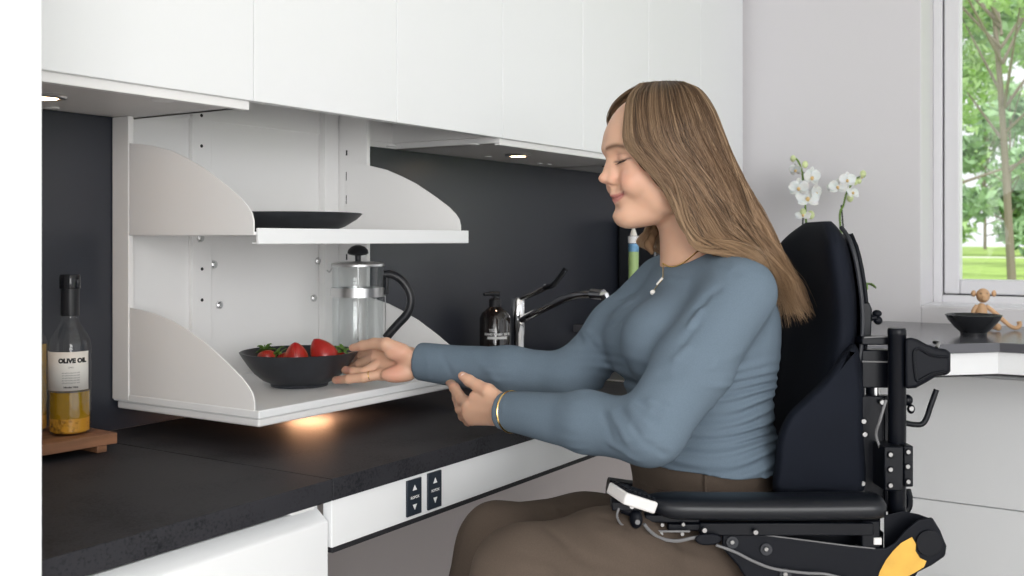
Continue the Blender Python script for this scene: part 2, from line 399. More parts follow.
# base cabinet under the left worktop
bc = thing('base_cabinet', 'white base cabinet with recessed grip under the left worktop', 'cabinet', (0.95, 1.4, 0))
MB().box((0.69, CF+0.05, 0.06), (SEAM-0.016, WY-0.002, CT-TH-0.001)).build('carcass', M_white, bc, bevel=0.001, smooth=False)
MB().box((SEAM-0.016, CF+0.03, 0.0), (SEAM-0.001, WY-0.002, CT-TH-0.001)).build('side_panel', M_white, bc, bevel=0.001, smooth=False)
dr = MB(); dr.prism([(CF+0.006, 0.08), (CF+0.006, CT-TH-0.031), (CF+0.009, CT-TH-0.028), (CF+0.03, CT-TH-0.012), (CF+0.034, CT-TH-0.012), (CF+0.034, 0.08)], lambda p, q, t: (t, p, q), 0.692, SEAM-0.003)
dr.build('door', M_white, bc, bevel=0.0015, smooth=False)
MB().box((SEAM-0.06, CF+0.028, CT-TH-0.03), (SEAM-0.004, CF+0.049, CT-TH-0.001)).build('grip_end', M_white2, bc, bevel=0.006, seg=3)
# lift column in the knee space
# corner and end-wall worktop
RT = EYE-0.28
ec = MB(); poly = [(3.1,-1.6),(3.1,0.43),(2.95,0.57),(2.95,0.60),(3.005,1.0),(3.005,WY-0.013),(WX-0.001,WY-0.013),(WX-0.001,-1.6)]
poly = [(3.1,-1.6),(3.1,0.425),(2.985,0.535),(2.62,0.90),(2.62,1.06),(3.002,1.075),(3.002,WY-0.014),(WX-0.001,WY-0.014),(WX-0.001,-1.6)]
M_counter2 = mat('grey_black_laminate', (0.085, 0.085, 0.097), 0.2, spec=1.0, bump=(200,0.06,0.0005))
ec.prism(poly, lambda p, q, t: (p, q, t), RT-0.026, RT)
tag(ec.build('worktop', M_counter2, bevel=0.0015, smooth=False), 'dark worktop along the end wall beneath the window', 'worktop')
ea = thing('apron_rail', 'white apron under the end wall worktop beneath the window', 'rail', (3.1, 0, RT-0.09))
m = MB(); o_ = 0.012
outer = [(3.1+o_,-1.6),(3.1+o_,0.43),(2.985+o_,0.545),(2.66,0.87)]
inn = [(x+0.018, y) for x, y in outer[::-1]]
m.prism(outer+inn, lambda p, q, t: (p, q, t), RT-0.026-0.060, RT-0.0265); m.build('panel', M_white, ea, smooth=False)
m = MB(); m.prism(outer+inn, lambda p, q, t: (p-0.002, q, t), RT-0.026-0.065, RT-0.026-0.0605); m.build('safety_strip', M_gap, ea, smooth=False)
# low drawers along the end wall
lc = thing('drawer_unit', 'low white drawer unit against the end wall below the worktop', 'cabinet', (3.6, 0.0, 0))
MB().box((3.66, -1.6, 0), (WX-0.001, WY-0.002, 0.72)).build('carcass', M_white, lc, smooth=False)
zl = on_x(930, 499.5, 3.645).z
MB().box((3.643, -1.6, zl+0.002), (3.659, 1.6, 0.715)).build('drawer', M_white, lc, bevel=0.001, smooth=False)
MB().box((3.643, -1.6, 0.06), (3.659, 1.6, zl-0.002)).build('drawer', M_white, lc, bevel=0.001, smooth=False)
# ---------- exterior
M_lawn = mat('lawn', (0.36, 0.52, 0.12), 0.9, var=(1.2, 0.25), bump=(20,0.3,0.05))
M_leafA = mat('leaf_light', (0.42, 0.60, 0.26), 0.6, var=(5, 0.25)); M_leafB = mat('leaf_dark', (0.30, 0.47, 0.24), 0.6, var=(5, 0.25)); M_bark = mat('bark', (0.24, 0.20, 0.16), 0.9, bump=(20,0.4,0.02))
GZ = EYE-0.95
g = MB(); g.box((4.3,-60,GZ-0.3),(160,90,GZ)); g.build('lawn_ground', M_lawn, smooth=False); bpy.data.objects['lawn_ground']['kind'] = 'structure'
g = MB(); g.box((60,-30,GZ),(63,60,GZ+0.012)); struct(g.build('ground_path', mat('gravel_path', (0.75,0.73,0.68), 0.9, bump=(8,0.2,0.02)), smooth=False))
def leaves(rng, blobs, n, size):
    per = np.array([b[3] for b in blobs])**2; per = per/per.sum()
    m = MB()
    for _ in range(n):
        k = rng.choice(len(blobs), p=per); bx, by, bz, br = blobs[k]
        d = rng.normal(size=3); d /= np.linalg.norm(d); r = br*(rng.random()**0.45)
        c = np.array((bx, by, bz)) + d*r*np.array((1,1,0.8))
        a = rng.normal(size=3); a /= np.linalg.norm(a); b_ = np.cross(a, rng.normal(size=3)); b_ /= np.linalg.norm(b_)
        s = size*(0.6+0.8*rng.random())
        m.add([c-a*s, c+b_*s*0.45, c+a*s, c-b_*s*0.45], [(0,1,2,3)])
    return m
def tree(label, x, y, h, lean, leafm, n, size, seed, spread=1.0, low=0.35):
    rng = np.random.default_rng(seed)
    t = thing('garden_tree', label, 'tree', (x, y, GZ), 'trees in the garden')
    tr = MB(); top = (x+lean[0], y+lean[1], GZ+h*0.8)
    mid = (x+lean[0]*0.3, y+lean[1]*0.4, GZ+h*0.4)
    tr.tube(spline([(x,y,GZ),mid,top],12), [h*0.0085*(1-0.06*i) for i in range(12)], 8)
    blobs = []
    for i in range(16):
        a = rng.random()*2*PI; zz = GZ+h*(low+(1-low)*rng.random()); rr = h*0.26*spread*rng.random()**0.5
        f_ = (zz-GZ)/h
        c = (x+lean[0]*f_+rr*math.cos(a), y+lean[1]*f_+rr*math.sin(a), zz)
        blobs.append((*c, h*(0.07+0.07*rng.random())))
        st = (x+lean[0]*f_*0.5, y+lean[1]*f_*0.5, GZ+(zz-GZ)*0.65)
        tr.tube([st, c], [h*0.0035, h*0.001], 5)
    tr.build('trunk', M_bark, t)
    leaves(rng, blobs, n, size).build('foliage', leafm, t, smooth=False)
def ext(px, f): return P(px, 240, f)
p = ext(1013, 16); tree('near garden tree with a leaning trunk outside the window', p.x, p.y, 8.0, (0.25,0.45), M_leafA, 11000, 0.085, 3, 0.9, 0.30)
p = ext(935, 24); tree('drooping tree at the left side of the window view', p.x, p.y, 12.5, (0,0), M_leafB, 11000, 0.13, 5, 1.3, 0.24)
p = ext(1075, 33); tree('tall pale tree towards the right of the window view', p.x, p.y, 14, (0,0), M_leafA, 5000, 0.2, 9, 1.0, 0.2)
for k, (px, f, h) in enumerate(((935, 78, 15), (1010, 62, 12), (1085, 80, 16), (985, 105, 18), (1045, 110, 17))):
    p = ext(px, f); tree('distant tree at the far edge of the lawn', p.x, p.y, h, (0,0), (M_leafA, M_leafB)[k%2], 2200, 0.42, 20+k, 0.9, 0.10)
# =============== props
M_clear = mat('clear_glass', (1,1,1), 0.0, trans=1.0, ior=1.3); thin_glass(M_clear, (0.96,0.97,0.97), 0.05)
M_black = mat('matte_black_plastic', (0.012,0.013,0.016), 0.4, bump=(200,0.03,0.0005))
M_blackgl = mat('gloss_black', (0.008,0.009,0.012), 0.15, bump=(30,0.01,0.0005))
M_stone = mat('dark_stoneware', (0.02,0.022,0.027), 0.38, bump=(90,0.06,0.0006), var=(40,0.2))
M_stoneg = mat('black_glazed', (0.02,0.021,0.024), 0.22, bump=(60,0.03,0.0006))
M_wood = mat('walnut', (0.20,0.095,0.05), 0.5, var=(14,0.45,(0.25,3,3)), bump=(80,0.1,0.0006))
M_beech = mat('pale_beech', (0.62,0.38,0.21), 0.45, var=(20,0.2,(1,1,0.2)))
M_oil = mat('golden_oil', (0.34,0.19,0.008), 0.05, spec=0.6, var=(14,0.25), coat=0.5)
M_herb = mat('chilli_flakes_in_oil', (0.33,0.15,0.02), 0.25, coat=1.0)
speckle(M_herb, (0.05,0.018,0.002), (0.62,0.30,0.03), 110, 0.8)
M_label = mat('paper_label', (0.72,0.70,0.66), 0.6, bump=(200,0.02,0.0003))
M_print = mat('black_print', (0.02,0.02,0.02), 0.5, bump=(200,0.01,0.0003))
M_brown = mat('brown_black_glass', (0.010,0.006,0.005), 0.08, coat=0.6, bump=(10,0.01,0.0003))
M_red = mat('strawberry_flesh', (0.38,0.005,0.009), 0.3, coat=0.3, var=(22,0.3), bump=(200,0.1,0.0005))
M_seed = mat('strawberry_seed', (0.42,0.12,0.03), 0.5, bump=(200,0.02,0.0003))
M_leafs = mat('strawberry_leaf', (0.11,0.22,0.03), 0.5, var=(60,0.4))

BT = Z(-0.2885)      # top of the bottom board
# bowl
bw = P(299.5, 350, 2.065); bx, by = bw.x, bw.y
rimz = 0.067; R = 0.1165
prof = [(0.0,0.003),(0.049,0.003),(0.052,0.0),(0.0555,0.0),(0.057,0.006),(0.072,0.0125),(0.088,0.026),(0.101,0.043),(0.1105,0.057),(R-0.001,rimz-0.002),(R,rimz),(R-0.002,rimz+0.001),(R-0.004,rimz-0.001),(0.106,0.055),(0.096,0.042),(0.082,0.026),(0.065,0.016),(0.05,0.012),(0.0,0.008)]
bowl = MB().lathe(prof, (bx, by, BT+0.0005), 96, cap=False).build('serving_bowl', M_stone)
tag(bowl, 'dark bowl of strawberries on the bottom board of the lowered shelf', 'bowl')
# strawberries
def strawberry(label, c, axis, L, W, leaf=True, seed=0):
    """c tip-to-crown centre; axis points to the tip"""
    rng = random.Random(seed)
    ax = Vector(axis).normalized(); q = Vector((0,0,1)).rotation_difference(ax).to_matrix().to_4x4(); M = Matrix.Translation(c) @ q
    t = thing('strawberry', label, 'strawberry', c, 'strawberries in the bowl')
    prof = []
    N = 22
    def rad(u): return W*0.5*(math.sin(PI*min(1,u*1.0)**0.66))**0.62 if 0 < u < 1 else 0.0
    for i in range(N+1):
        u = i/N; prof.append((max(0.0002, rad(u)), -L/2+L*u))
    m = MB().lathe(prof, (0,0,0), 32, M=M)
    m.build('flesh', M_red, t, sub=0, ang=80)
    s = MB()
    for i in range(2, 20):
        u = i/21; r = rad(u); n = max(4, int(2*PI*r/0.0042))
        for k in range(n):
            a = 2*PI*(k+0.5*(i % 2))/n
            p = M @ Vector((r*math.cos(a), r*math.sin(a), -L/2+L*u))
            s.ball(p, (0.0006,0.0006,0.0009), 6, 4)
    so_ = s.build('seeds', M_seed, t); so_['kind'] = 'stuff'
    if leaf:
        lf = MB()
        for k in range(8):
            a = 2*PI*k/8+rng.random()*0.4; l = W*(0.40+0.22*rng.random())
            rows = []
            for j in range(6):
                v = j/5; wd = 0.0042*math.sin(PI*(0.12+0.86*v))+0.0003
                rr = 0.002+l*v; zz = -L/2-0.002-0.010*math.sin(v*2.2)*(1 if k % 2 else 0.2)+0.004*v
                row = []
                for e in (-1, 0, 1):
                    x = rr*math.cos(a)-e*wd*math.sin(a); y = rr*math.sin(a)+e*wd*math.cos(a)
                    row.append(M @ Vector((x, y, zz-0.0012*(e == 0))))
                rows.append(row)
            lf.grid(rows)
        lf.tube([M @ Vector((0,0,-L/2)), M @ Vector((0.001,0.002,-L/2-0.012))], 0.0011, 6)
        lf.build('calyx', M_leafs, t, solid=0.0004)
    return t
f0 = 2.065
strawberry('large strawberry standing tip up at the right of the bowl', P(322.5, 352.5, f0-0.01), cam2w(-0.50,-0.1,0.80)-cam2w(0,0,0), 0.064, 0.052, True, 1)
strawberry('middle strawberry in the bowl, leaning on its leafy crown', P(296, 354.5, f0-0.02), cam2w(-0.05,-0.15,0.9)-cam2w(0,0,0), 0.050, 0.046, True, 2)
strawberry('strawberry low at the left of the bowl with its green crown up', P(267, 360, f0-0.005), cam2w(0.25,-0.3,-0.85)-cam2w(0,0,0), 0.038, 0.036, True, 3)
strawberry('strawberry at the right rim of the bowl, half hidden by the thumb', P(339, 360, f0+0.0), cam2w(-0.3,0.1,-0.7)-cam2w(0,0,0), 0.036, 0.032, True, 4)
strawberry('strawberry sunk low just left of the middle one, showing its green crown', P(284, 361, f0+0.005), cam2w(0.55,0.1,-0.75)-cam2w(0,0,0), 0.032, 0.030, True, 5)

# plate on the upper shelf
pl = P(291, 240, 2.05)
prof = [(0,0.002),(0.074,0.002),(0.078,0),(0.082,0),(0.084,0.004),(0.105,0.012),(0.128,0.026),(0.139,0.036),(0.1395,0.0375),(0.1375,0.0385),(0.126,0.030),(0.104,0.017),(0.08,0.009),(0,0.007)]
tag(MB().lathe(prof, (pl.x, pl.y, Z(0.0145)), 96, cap=False).build('serving_plate', M_stone), 'wide shallow dark plate on the upper shelf', 'plate')

# french press
fp = P(358, 300, 2.2); R0 = 0.0545
pr = thing('french_press', 'glass coffee press with black handle behind the bowl', 'coffee press', (fp.x, fp.y, BT))
cx, cy, cz = fp.x, fp.y, BT+0.0005
def zpx(y, f): return EYE + (240-y)/FPX*f
zl = zpx(266, 2.2); zb1 = zpx(287.5, 2.2); zb0 = zpx(296.5, 2.2)
MB().lathe([(0,0.006),(R0-0.004,0.006),(R0,0.011),(R0,zl-cz-0.004),(R0+0.002,zl-cz),(R0-0.0005,zl-cz-0.001),(R0-0.002,zl-cz-0.006),(R0-0.002,0.012),(R0-0.006,0.0085),(0,0.0085)], (cx,cy,cz), 64, cap=False).build('beaker', M_clear, pr)
MB().lathe([(R0+0.0005,0),(R0+0.002,0),(R0+0.002,zb1-zb0),(R0+0.0005,zb1-zb0)], (cx,cy,zb0), 64, cap=False).build('band', M_steel, pr)
MB().lathe([(0,0),(R0+0.0015,0),(R0+0.002,0.004),(R0+0.0005,0.007),(0.046,0.0085),(0.03,0.0105),(0,0.011)], (cx,cy,zl-0.001), 64, cap=False).build('lid', M_steel, pr)
MB().cyl((cx,cy,zl), (cx,cy,cz+0.03), 0.0022, 12).build('plunger_rod', M_steel, pr)
MB().lathe([(0,0),(R0-0.004,0),(R0-0.003,0.003),(R0-0.004,0.006),(0,0.006)], (cx,cy,cz+0.028), 48, cap=False).build('filter', M_steel, pr)
zk = zpx(249, 2.2)
MB().lathe([(0.0,0),(0.0075,0),(0.006,0.004),(0.0065,zk-zl-0.022),(0.018,zk-zl-0.020),(0.0225,zk-zl-0.017),(0.021,zk-zl-0.010),(0.014,zk-zl-0.003),(0.005,zk-zl),(0,zk-zl)], (cx,cy,zl+0.008), 40, cap=False).build('knob', M_black, pr)
def hp(px, py): return P(px, py, 2.2)
hpts = [hp(384,274.5),hp(391,274.5),hp(400,279),(hp(408,289)),hp(411,301),hp(407,314),hp(398,324),hp(390,333),hp(386,338)]
MB().tube(spline(hpts, 36), 0.0092, 14, flat=1.0).build('handle', M_black, pr)
MB().box((-0.004,-0.006,0), (0.004,0.006,0.040), Matrix.Translation(hp(386,294.5))).build('handle_mount', M_black, pr, bevel=0.002)
MB().tube([hp(385.3,296), hp(385.3,350), hp(385.3,372)], 0.0012, 8).build('strap', M_steel, pr)
for q in (-1, 1):
    a = math.radians(60)*q
MB().tube(spline([P(332,268,2.2), P(329.5,272,2.2), P(327,270,2.2)], 8), 0.0016, 8).build('spout_clip', M_steel, pr)

# walnut board and olive oil
bdr = P(118, 432, 1.78)
zt = CT+0.031
bd = thing('serving_board', 'walnut board on short feet under the olive oil', 'board', (1.0, 1.6, CT))
ang = math.radians(-4)
Mb = Matrix.Translation((1.126, 1.532, 0)) @ Matrix.Rotation(ang, 4, 'Z')
MB().box((-0.40, 0, CT+0.0125), (0, 0.155, zt), Mb).build('slab', M_wood, bd, bevel=0.0015)
for x in (-0.035, -0.38):
    MB().box((x, 0.004, CT+0.0005), (x+0.018, 0.15, CT+0.0122), Mb).build('foot', M_wood, bd, bevel=0.001)
def oil_bottle(c, label, withlabel, amber):
    t = thing('olive_oil_bottle', label, 'bottle', c)
    r = 0.034; x, y, z = c
    H = 0.272
    prof = [(0,0.001),(r-0.004,0),(r,0.004),(r,0.150),(r-0.002,0.160),(r-0.010,0.176),(0.0155,0.188),(0.0135,0.200),(0.0132,0.248),(0.0,0.248)]
    MB().lathe(prof, c, 56, cap=False).build('glass', M_clear, t)
    q = r-0.0022
    MB().lathe([(0,0.003),(q-0.003,0.003),(q,0.006),(q,0.028),(0,0.028)], c, 48, cap=False).build('chilli_flakes', M_herb, t)
    MB().lathe([(0,0.0282),(q,0.0282),(q,amber),(0,amber)], c, 48, cap=False).build('oil', M_oil, t)
    MB().lathe([(0,0.200),(0.0148,0.200),(0.0152,0.204),(0.0148,0.226),(0.0148,0.229),(0.0148,0.247),(0,0.247)], c, 40, cap=False).build('sleeve', M_black, t)
    MB().lathe([(0,0.246),(0.0165,0.246),(0.017,0.248),(0.0168,0.267),(0.0155,0.270),(0,0.270)], c, 40, cap=False).build('cap', M_blackgl, t)
    if withlabel:
        # camera-facing centre angle
        a0 = math.atan2(-y, -x)+0.04
        def cyl(u, v, d=0.0): a = a0+u/r; return (x+(r+0.0006+d)*math.cos(a), y+(r+0.0006+d)*math.sin(a), z+v)
        lb = MB(); zz0, zz1 = 0.076, 0.141
        rows = []
        for j in range(3):
            v = zz0+(zz1-zz0)*j/2; rows.append([cyl(-0.060+0.092*i/40, v) for i in range(41)])
        lb.grid(rows); lo = lb.build('label', M_label, t, solid=0.0003)
        txt = MB()
        def line(s, size, u, v, bold=0.0):
            vs, fs = text_geo(s, size, bold=bold); txt.add([cyl(u+p.x, v+p.y, 0.0004) for p in vs], fs)
        line('OLIVE OIL', 0.0100, 0.003, 0.126, 0.0008)
        line('CHILI', 0.0036, 0.0, 0.115)
        for k in range(5): line('oil with herbs and chili', 0.0030, 0.0, 0.106-0.0042*k)
        line('Nicolas Vahe', 0.0042, 0.0, 0.082, 0.00015)
        txt.build('lettering', M_print, lo, smooth=False)
    return t
ob = P(70, 300, 1.772); oil_bottle((ob.x, ob.y, zt+0.0004), 'olive oil bottle with white label and black cap on the walnut board', True, 0.072)
ob = P(27, 300, 1.79); oil_bottle((ob.x, ob.y, zt+0.0004), 'second oil bottle, mostly hidden behind the tall cabinet edge', False, 0.15)

# soap
sb = P(495, 300, 2.9); sx, sy = sb.x, sb.y
so_ = thing('soap_bottle', 'black pump bottle with small white print beside the tap', 'bottle', (sx, sy, CT))
r = 0.043; H0 = zpx(308, 2.9)-CT
MB().lathe([(0,0),(r-0.003,0),(r,0.004),(r,H0-0.028),(r-0.006,H0-0.014),(0.02,H0),(0.014,H0+0.006),(0.0,H0+0.006)], (sx,sy,CT+0.0005), 48, cap=False).build('body', M_brown, so_)
MB().lathe([(0,0),(0.0165,0),(0.0165,0.02),(0.012,0.024),(0.005,0.024),(0.0045,0.042),(0,0.042)], (sx,sy,CT+H0+0.004), 32, cap=False).build('pump_collar', M_black, so_)
zp = CT+H0+0.046
MB().tube([P(484,294.5,2.88), P(490,293.7,2.89), P(499,294.2,2.9)], [0.0045,0.006,0.0075], 12).build('pump_head', M_black, so_)
t_ = MB(); a0 = math.atan2(-sy, -sx)+0.1
def cylp(u, v): a = a0+u/r; return (sx+(r+0.0006)*math.cos(a), sy+(r+0.0006)*math.sin(a), v)
for s_t, sz, u, v, bo in (('TILL', 0.010, -0.012, zpx(330.5,2.86), .0003), ('HAND WASH  500 ML', 0.0085, 0.006, zpx(334.5,2.86), .0005)):
    vs, fs = text_geo(s_t, sz, bold=bo); t_.add([cylp(u+p.x, v+p.y) for p in vs], fs)
rows = [[cylp(-0.026+0.058*i/20, zpx(y_,2.86)) for i in range(21)] for y_ in (339.3, 336.6)]
t_.grid(rows); t_.build('lettering', M_ink, so_, smooth=False)

# tap
F = 2.97
tp = P(518, 366, F)
ta = thing('kitchen_tap', 'chrome mixer tap with long black-tipped lever and swung spout', 'tap', (tp.x, tp.y, CT))
zt_ = zpx(297.5, F)-CT
MB().lathe([(0,0),(0.028,0),(0.028,0.006),(0.0185,0.010),(0.0185,zt_*0.45),(0.0195,zt_*0.46),(0.0195,zt_-0.006),(0.016,zt_),(0,zt_+0.001)], (tp.x,tp.y,CT+0.0005), 40, cap=False).build('body', M_chrome, ta)
MB().tube(spline([P(519,300,F-0.0),P(526,296.5,F-0.02),P(536,292,F-0.04),P(546,287,F-0.06)],14), [0.012]*14, 12, flat=0.7).build('lever', M_chrome, ta)
MB().tube(spline([P(545,287.5,F-0.06),P(553,285,F-0.075),P(560,277,F-0.085),P(566,268.5,F-0.09)],14), [0.012]*6+[0.011]*8, 12, flat=0.6).build('lever_grip', M_blackgl, ta)
MB().tube(spline([P(519,321,F-0.0),P(529,316,F-0.04),P(545,308,F-0.09),P(564,299,F-0.15),P(578,295,F-0.19),P(592,294,F-0.22)],24), 0.0105, 16).build('spout', M_chrome, ta)
m = MB(); a = P(592,294,F-0.22); b_ = P(603.5,295,F-0.25)
m.tube([a, b_], 0.0145, 20); m.tube([b_+Vector((0,0,0.003)), b_+Vector((0.004,-0.004,-0.012))], 0.0125, 16); m.build('nozzle', M_chrome, ta)
# sink
sk = thing('kitchen_sink', 'steel sink set in the worktop in front of the tap', 'sink', (2.62, 1.35, CT))
m = MB(); x0, x1, y0, y1 = 2.36, 2.86, 1.16, 1.50; zr = CT+0.0008
outer = [(x0,y0),(x1,y0),(x1,y1),(x0,y1)]
m.box((x0,y0,zr),(x1,y0+0.014,zr+0.003)); m.box((x0,y1-0.014,zr),(x1,y1,zr+0.003)); m.box((x0,y0,zr),(x0+0.014,y1,zr+0.003)); m.box((x1-0.014,y0,zr),(x1,y1,zr+0.003))
m.build('rim', M_steel, sk, bevel=0.001)
MB().box((x0+0.014,y0+0.014,zr-0.0006),(x1-0.014,y1-0.014,zr+0.0004)).build('basin', M_steel, sk)
gp = on_z(604, 377.5, CT)
gl = MB().lathe([(0,0.002),(0.020,0.0),(0.022,0.002),(0.027,0.03),(0.028,0.031),(0.0265,0.03),(0.021,0.006),(0,0.005)], (gp.x,gp.y,CT+0.0045), 32, cap=False).build('tea_light_glass', M_clear)
tag(gl, 'tiny clear glass on the worktop just under her bent sleeve', 'glass')

# dark machine and bottle behind the chin
cm = P(636, 300, 3.62)
cmz = thing('coffee_machine', 'black machine standing in the corner behind her chin', 'coffee machine', (cm.x, cm.y, CT+0.0))
Mc = Matrix.Translation((cm.x, cm.y, CT)) @ Matrix.Rotation(math.radians(-52), 4, 'Z')
Mc = Matrix.Translation((3.30, 1.585, CT))
xa = on_y(617.5, 250, 1.695)
Mc = Matrix.Translation((min(xa.x, 3.48), 1.545, RT+0.0005))
MB().box((0,0,0.03),(0.20,0.15,0.35), Mc).build('housing', M_blackgl, cmz, bevel=0.01, seg=3)
MB().box((0,-0.06,0.0),(0.20,0.15,0.029), Mc).build('drip_tray', M_black, cmz, bevel=0.004)
MB().box((0.02,-0.05,0.25),(0.18,-0.0,0.34), Mc).build('brew_head', M_black, cmz, bevel=0.012, seg=3)
q = P(633.5, 262, 3.05); 
db = thing('dish_soap_bottle', 'small clear bottle with blue label and white cap below her chin', 'bottle', (q.x, q.y, RT))
qz = lambda y: zpx(y, 3.05)-RT
M_milk = mat('milky_plastic', (0.75,0.73,0.66), 0.3, bump=(50,0.02,0.0005)); M_blue = mat('blue_label', (0.13,0.30,0.50), 0.4, var=(60,0.4)); M_whitep = mat('white_plastic', (0.8,0.8,0.8), 0.35, bump=(50,0.02,0.0005)); M_green = mat('green_soap', (0.35,0.5,0.2), 0.3, var=(20,0.1))
MB().lathe([(0,0),(0.014,0),(0.015,0.003),(0.015,qz(252)),(0,qz(252))], (q.x,q.y,RT+0.0005), 28, cap=False).build('soap', M_green, db)
MB().lathe([(0.0,0),(0.0152,0),(0.0152,qz(244)-qz(252)),(0,qz(244)-qz(252))], (q.x,q.y,RT+0.001+qz(252)), 28, cap=False).build('label_band', M_blue, db)
MB().lathe([(0,0),(0.016,0),(0.016,qz(236.5)-qz(243.5)),(0,qz(236.5)-qz(243.5))], (q.x,q.y,RT+0.001+qz(243.5)), 28, cap=False).build('cap', M_whitep, db)
MB().lathe([(0,0),(0.011,0),(0.005,0.02),(0.003,0.03),(0,0.03)], (q.x,q.y,RT+0.002+qz(236.5)), 24, cap=False).build('nozzle', M_milk, db)
pass


# ---------- things on the end wall worktop
b2 = on_z(973, 335, RT); 
prof = [(0,0.003),(0.030,0.003),(0.032,0),(0.036,0),(0.037,0.008),(0.052,0.022),(0.070,0.044),(0.0775,0.058),(0.0785,0.060),(0.0765,0.0605),(0.066,0.046),(0.047,0.024),(0.03,0.014),(0,0.012)]
bb = P(973.5, 337, 3.06)
tag(MB().lathe(prof, (bb.x, bb.y, RT+0.0005), 72, cap=False).build('fruit_bowl', M_stoneg), 'empty black bowl on the worktop beneath the window', 'bowl')
# jointed wooden toy animal (generic)
FM = 3.22
wt = thing('wooden_toy_figure', 'sitting wooden toy animal with round ears behind the black bowl', 'figurine', P(982, 331, FM))
def MP(px, py, d=0.0): return P(px, py, FM+d)
m = MB(); c = MP(981.5, 313); hh = 0.030
m.lathe([(0,-0.050),(0.012,-0.050),(0.0165,-0.035),(0.0175,-0.010),(0.0155,0.015),(0.011,0.026),(0.006,0.030),(0,0.030)], c, 28, cap=False); m.build('torso', M_beech, wt)
m = MB(); m.ball(MP(983, 295.5), (0.021,0.020,0.0225), 28, 18); m.ball(MP(984.5,298.5,-0.014), (0.0125,0.012,0.0105), 20, 12); m.cyl(MP(982,304), MP(982,309), 0.006, 12); m.build('head', M_beech, wt)
for px in (975.5, 992): m = MB(); m.ball(MP(px-2+4*(px>983), 293.5, 0.002), (0.0125,0.007,0.0105), 16, 10); m.build('ear', M_beech, wt)
M_darkw = mat('dark_inlay', (0.10,0.05,0.03), 0.5, var=(30,0.2))
m = MB(); m.ball(MP(981,293.5,-0.019), 0.0022, 8, 6); m.ball(MP(987,293.5,-0.018), 0.0022, 8, 6); m.build('eyes', M_darkw, wt)
MB().tube(spline([MP(986,306,-0.002),MP(994,312,-0.004),MP(1003,320,-0.008),MP(1010,326,-0.01),MP(1016,328,-0.01),MP(1019.5,325.5,-0.01),MP(1019,321.5,-0.01)],24), [0.0068]*10+[0.0062]*8+[0.007]*6, 12).build('arm', M_beech, wt)
MB().tube(spline([MP(977,305.5,0),MP(973.5,311,0),MP(972.5,320,-0.004),MP(973,328,-0.01)],14), 0.0066, 12).build('arm', M_beech, wt)
for px, e in ((988, 997), (976, 968)):
    m = MB(); m.tube(spline([MP(px-2,328,0.0),MP((px+e)/2,327,-0.015),MP(e,327.5,-0.03)],10), 0.0072, 12); m.ball(MP(e+1,327,-0.033), (0.011,0.010,0.0115), 14, 10); m.build('leg', M_beech, wt)
# orchids
M_petal = mat('white_petal', (0.82,0.82,0.80), 0.5, sub=0.2, var=(40,0.03)); M_lip = mat('yellow_lip', (0.72,0.50,0.22), 0.5, var=(40,0.2)); M_stem = mat('green_stem', (0.14,0.25,0.04), 0.5, var=(30,0.3)); M_bud = mat('pale_green_bud', (0.62,0.70,0.36), 0.5, var=(30,0.2)); M_pot = mat('white_pot', (0.7,0.7,0.7), 0.3, bump=(30,0.02,0.0005)); M_stake = mat('dark_stake', (0.03,0.035,0.03), 0.6, bump=(30,0.1,0.001))
def petal(m, M, ang, L, W, cup):
    rows = []
    for j in range(8):
        v = j/7; w = W*math.sin(PI*(0.08+0.9*v))**0.7*0.5 if j < 7 else W*0.08
        rows.append([M @ Matrix.Rotation(ang, 4, 'Z') @ Vector((L*v, w*e, cup*v*v*L + (0.06*L)*(1-abs(e))*-1)) for e in (-1,-.5,0,.5,1)])
    m.grid(rows)
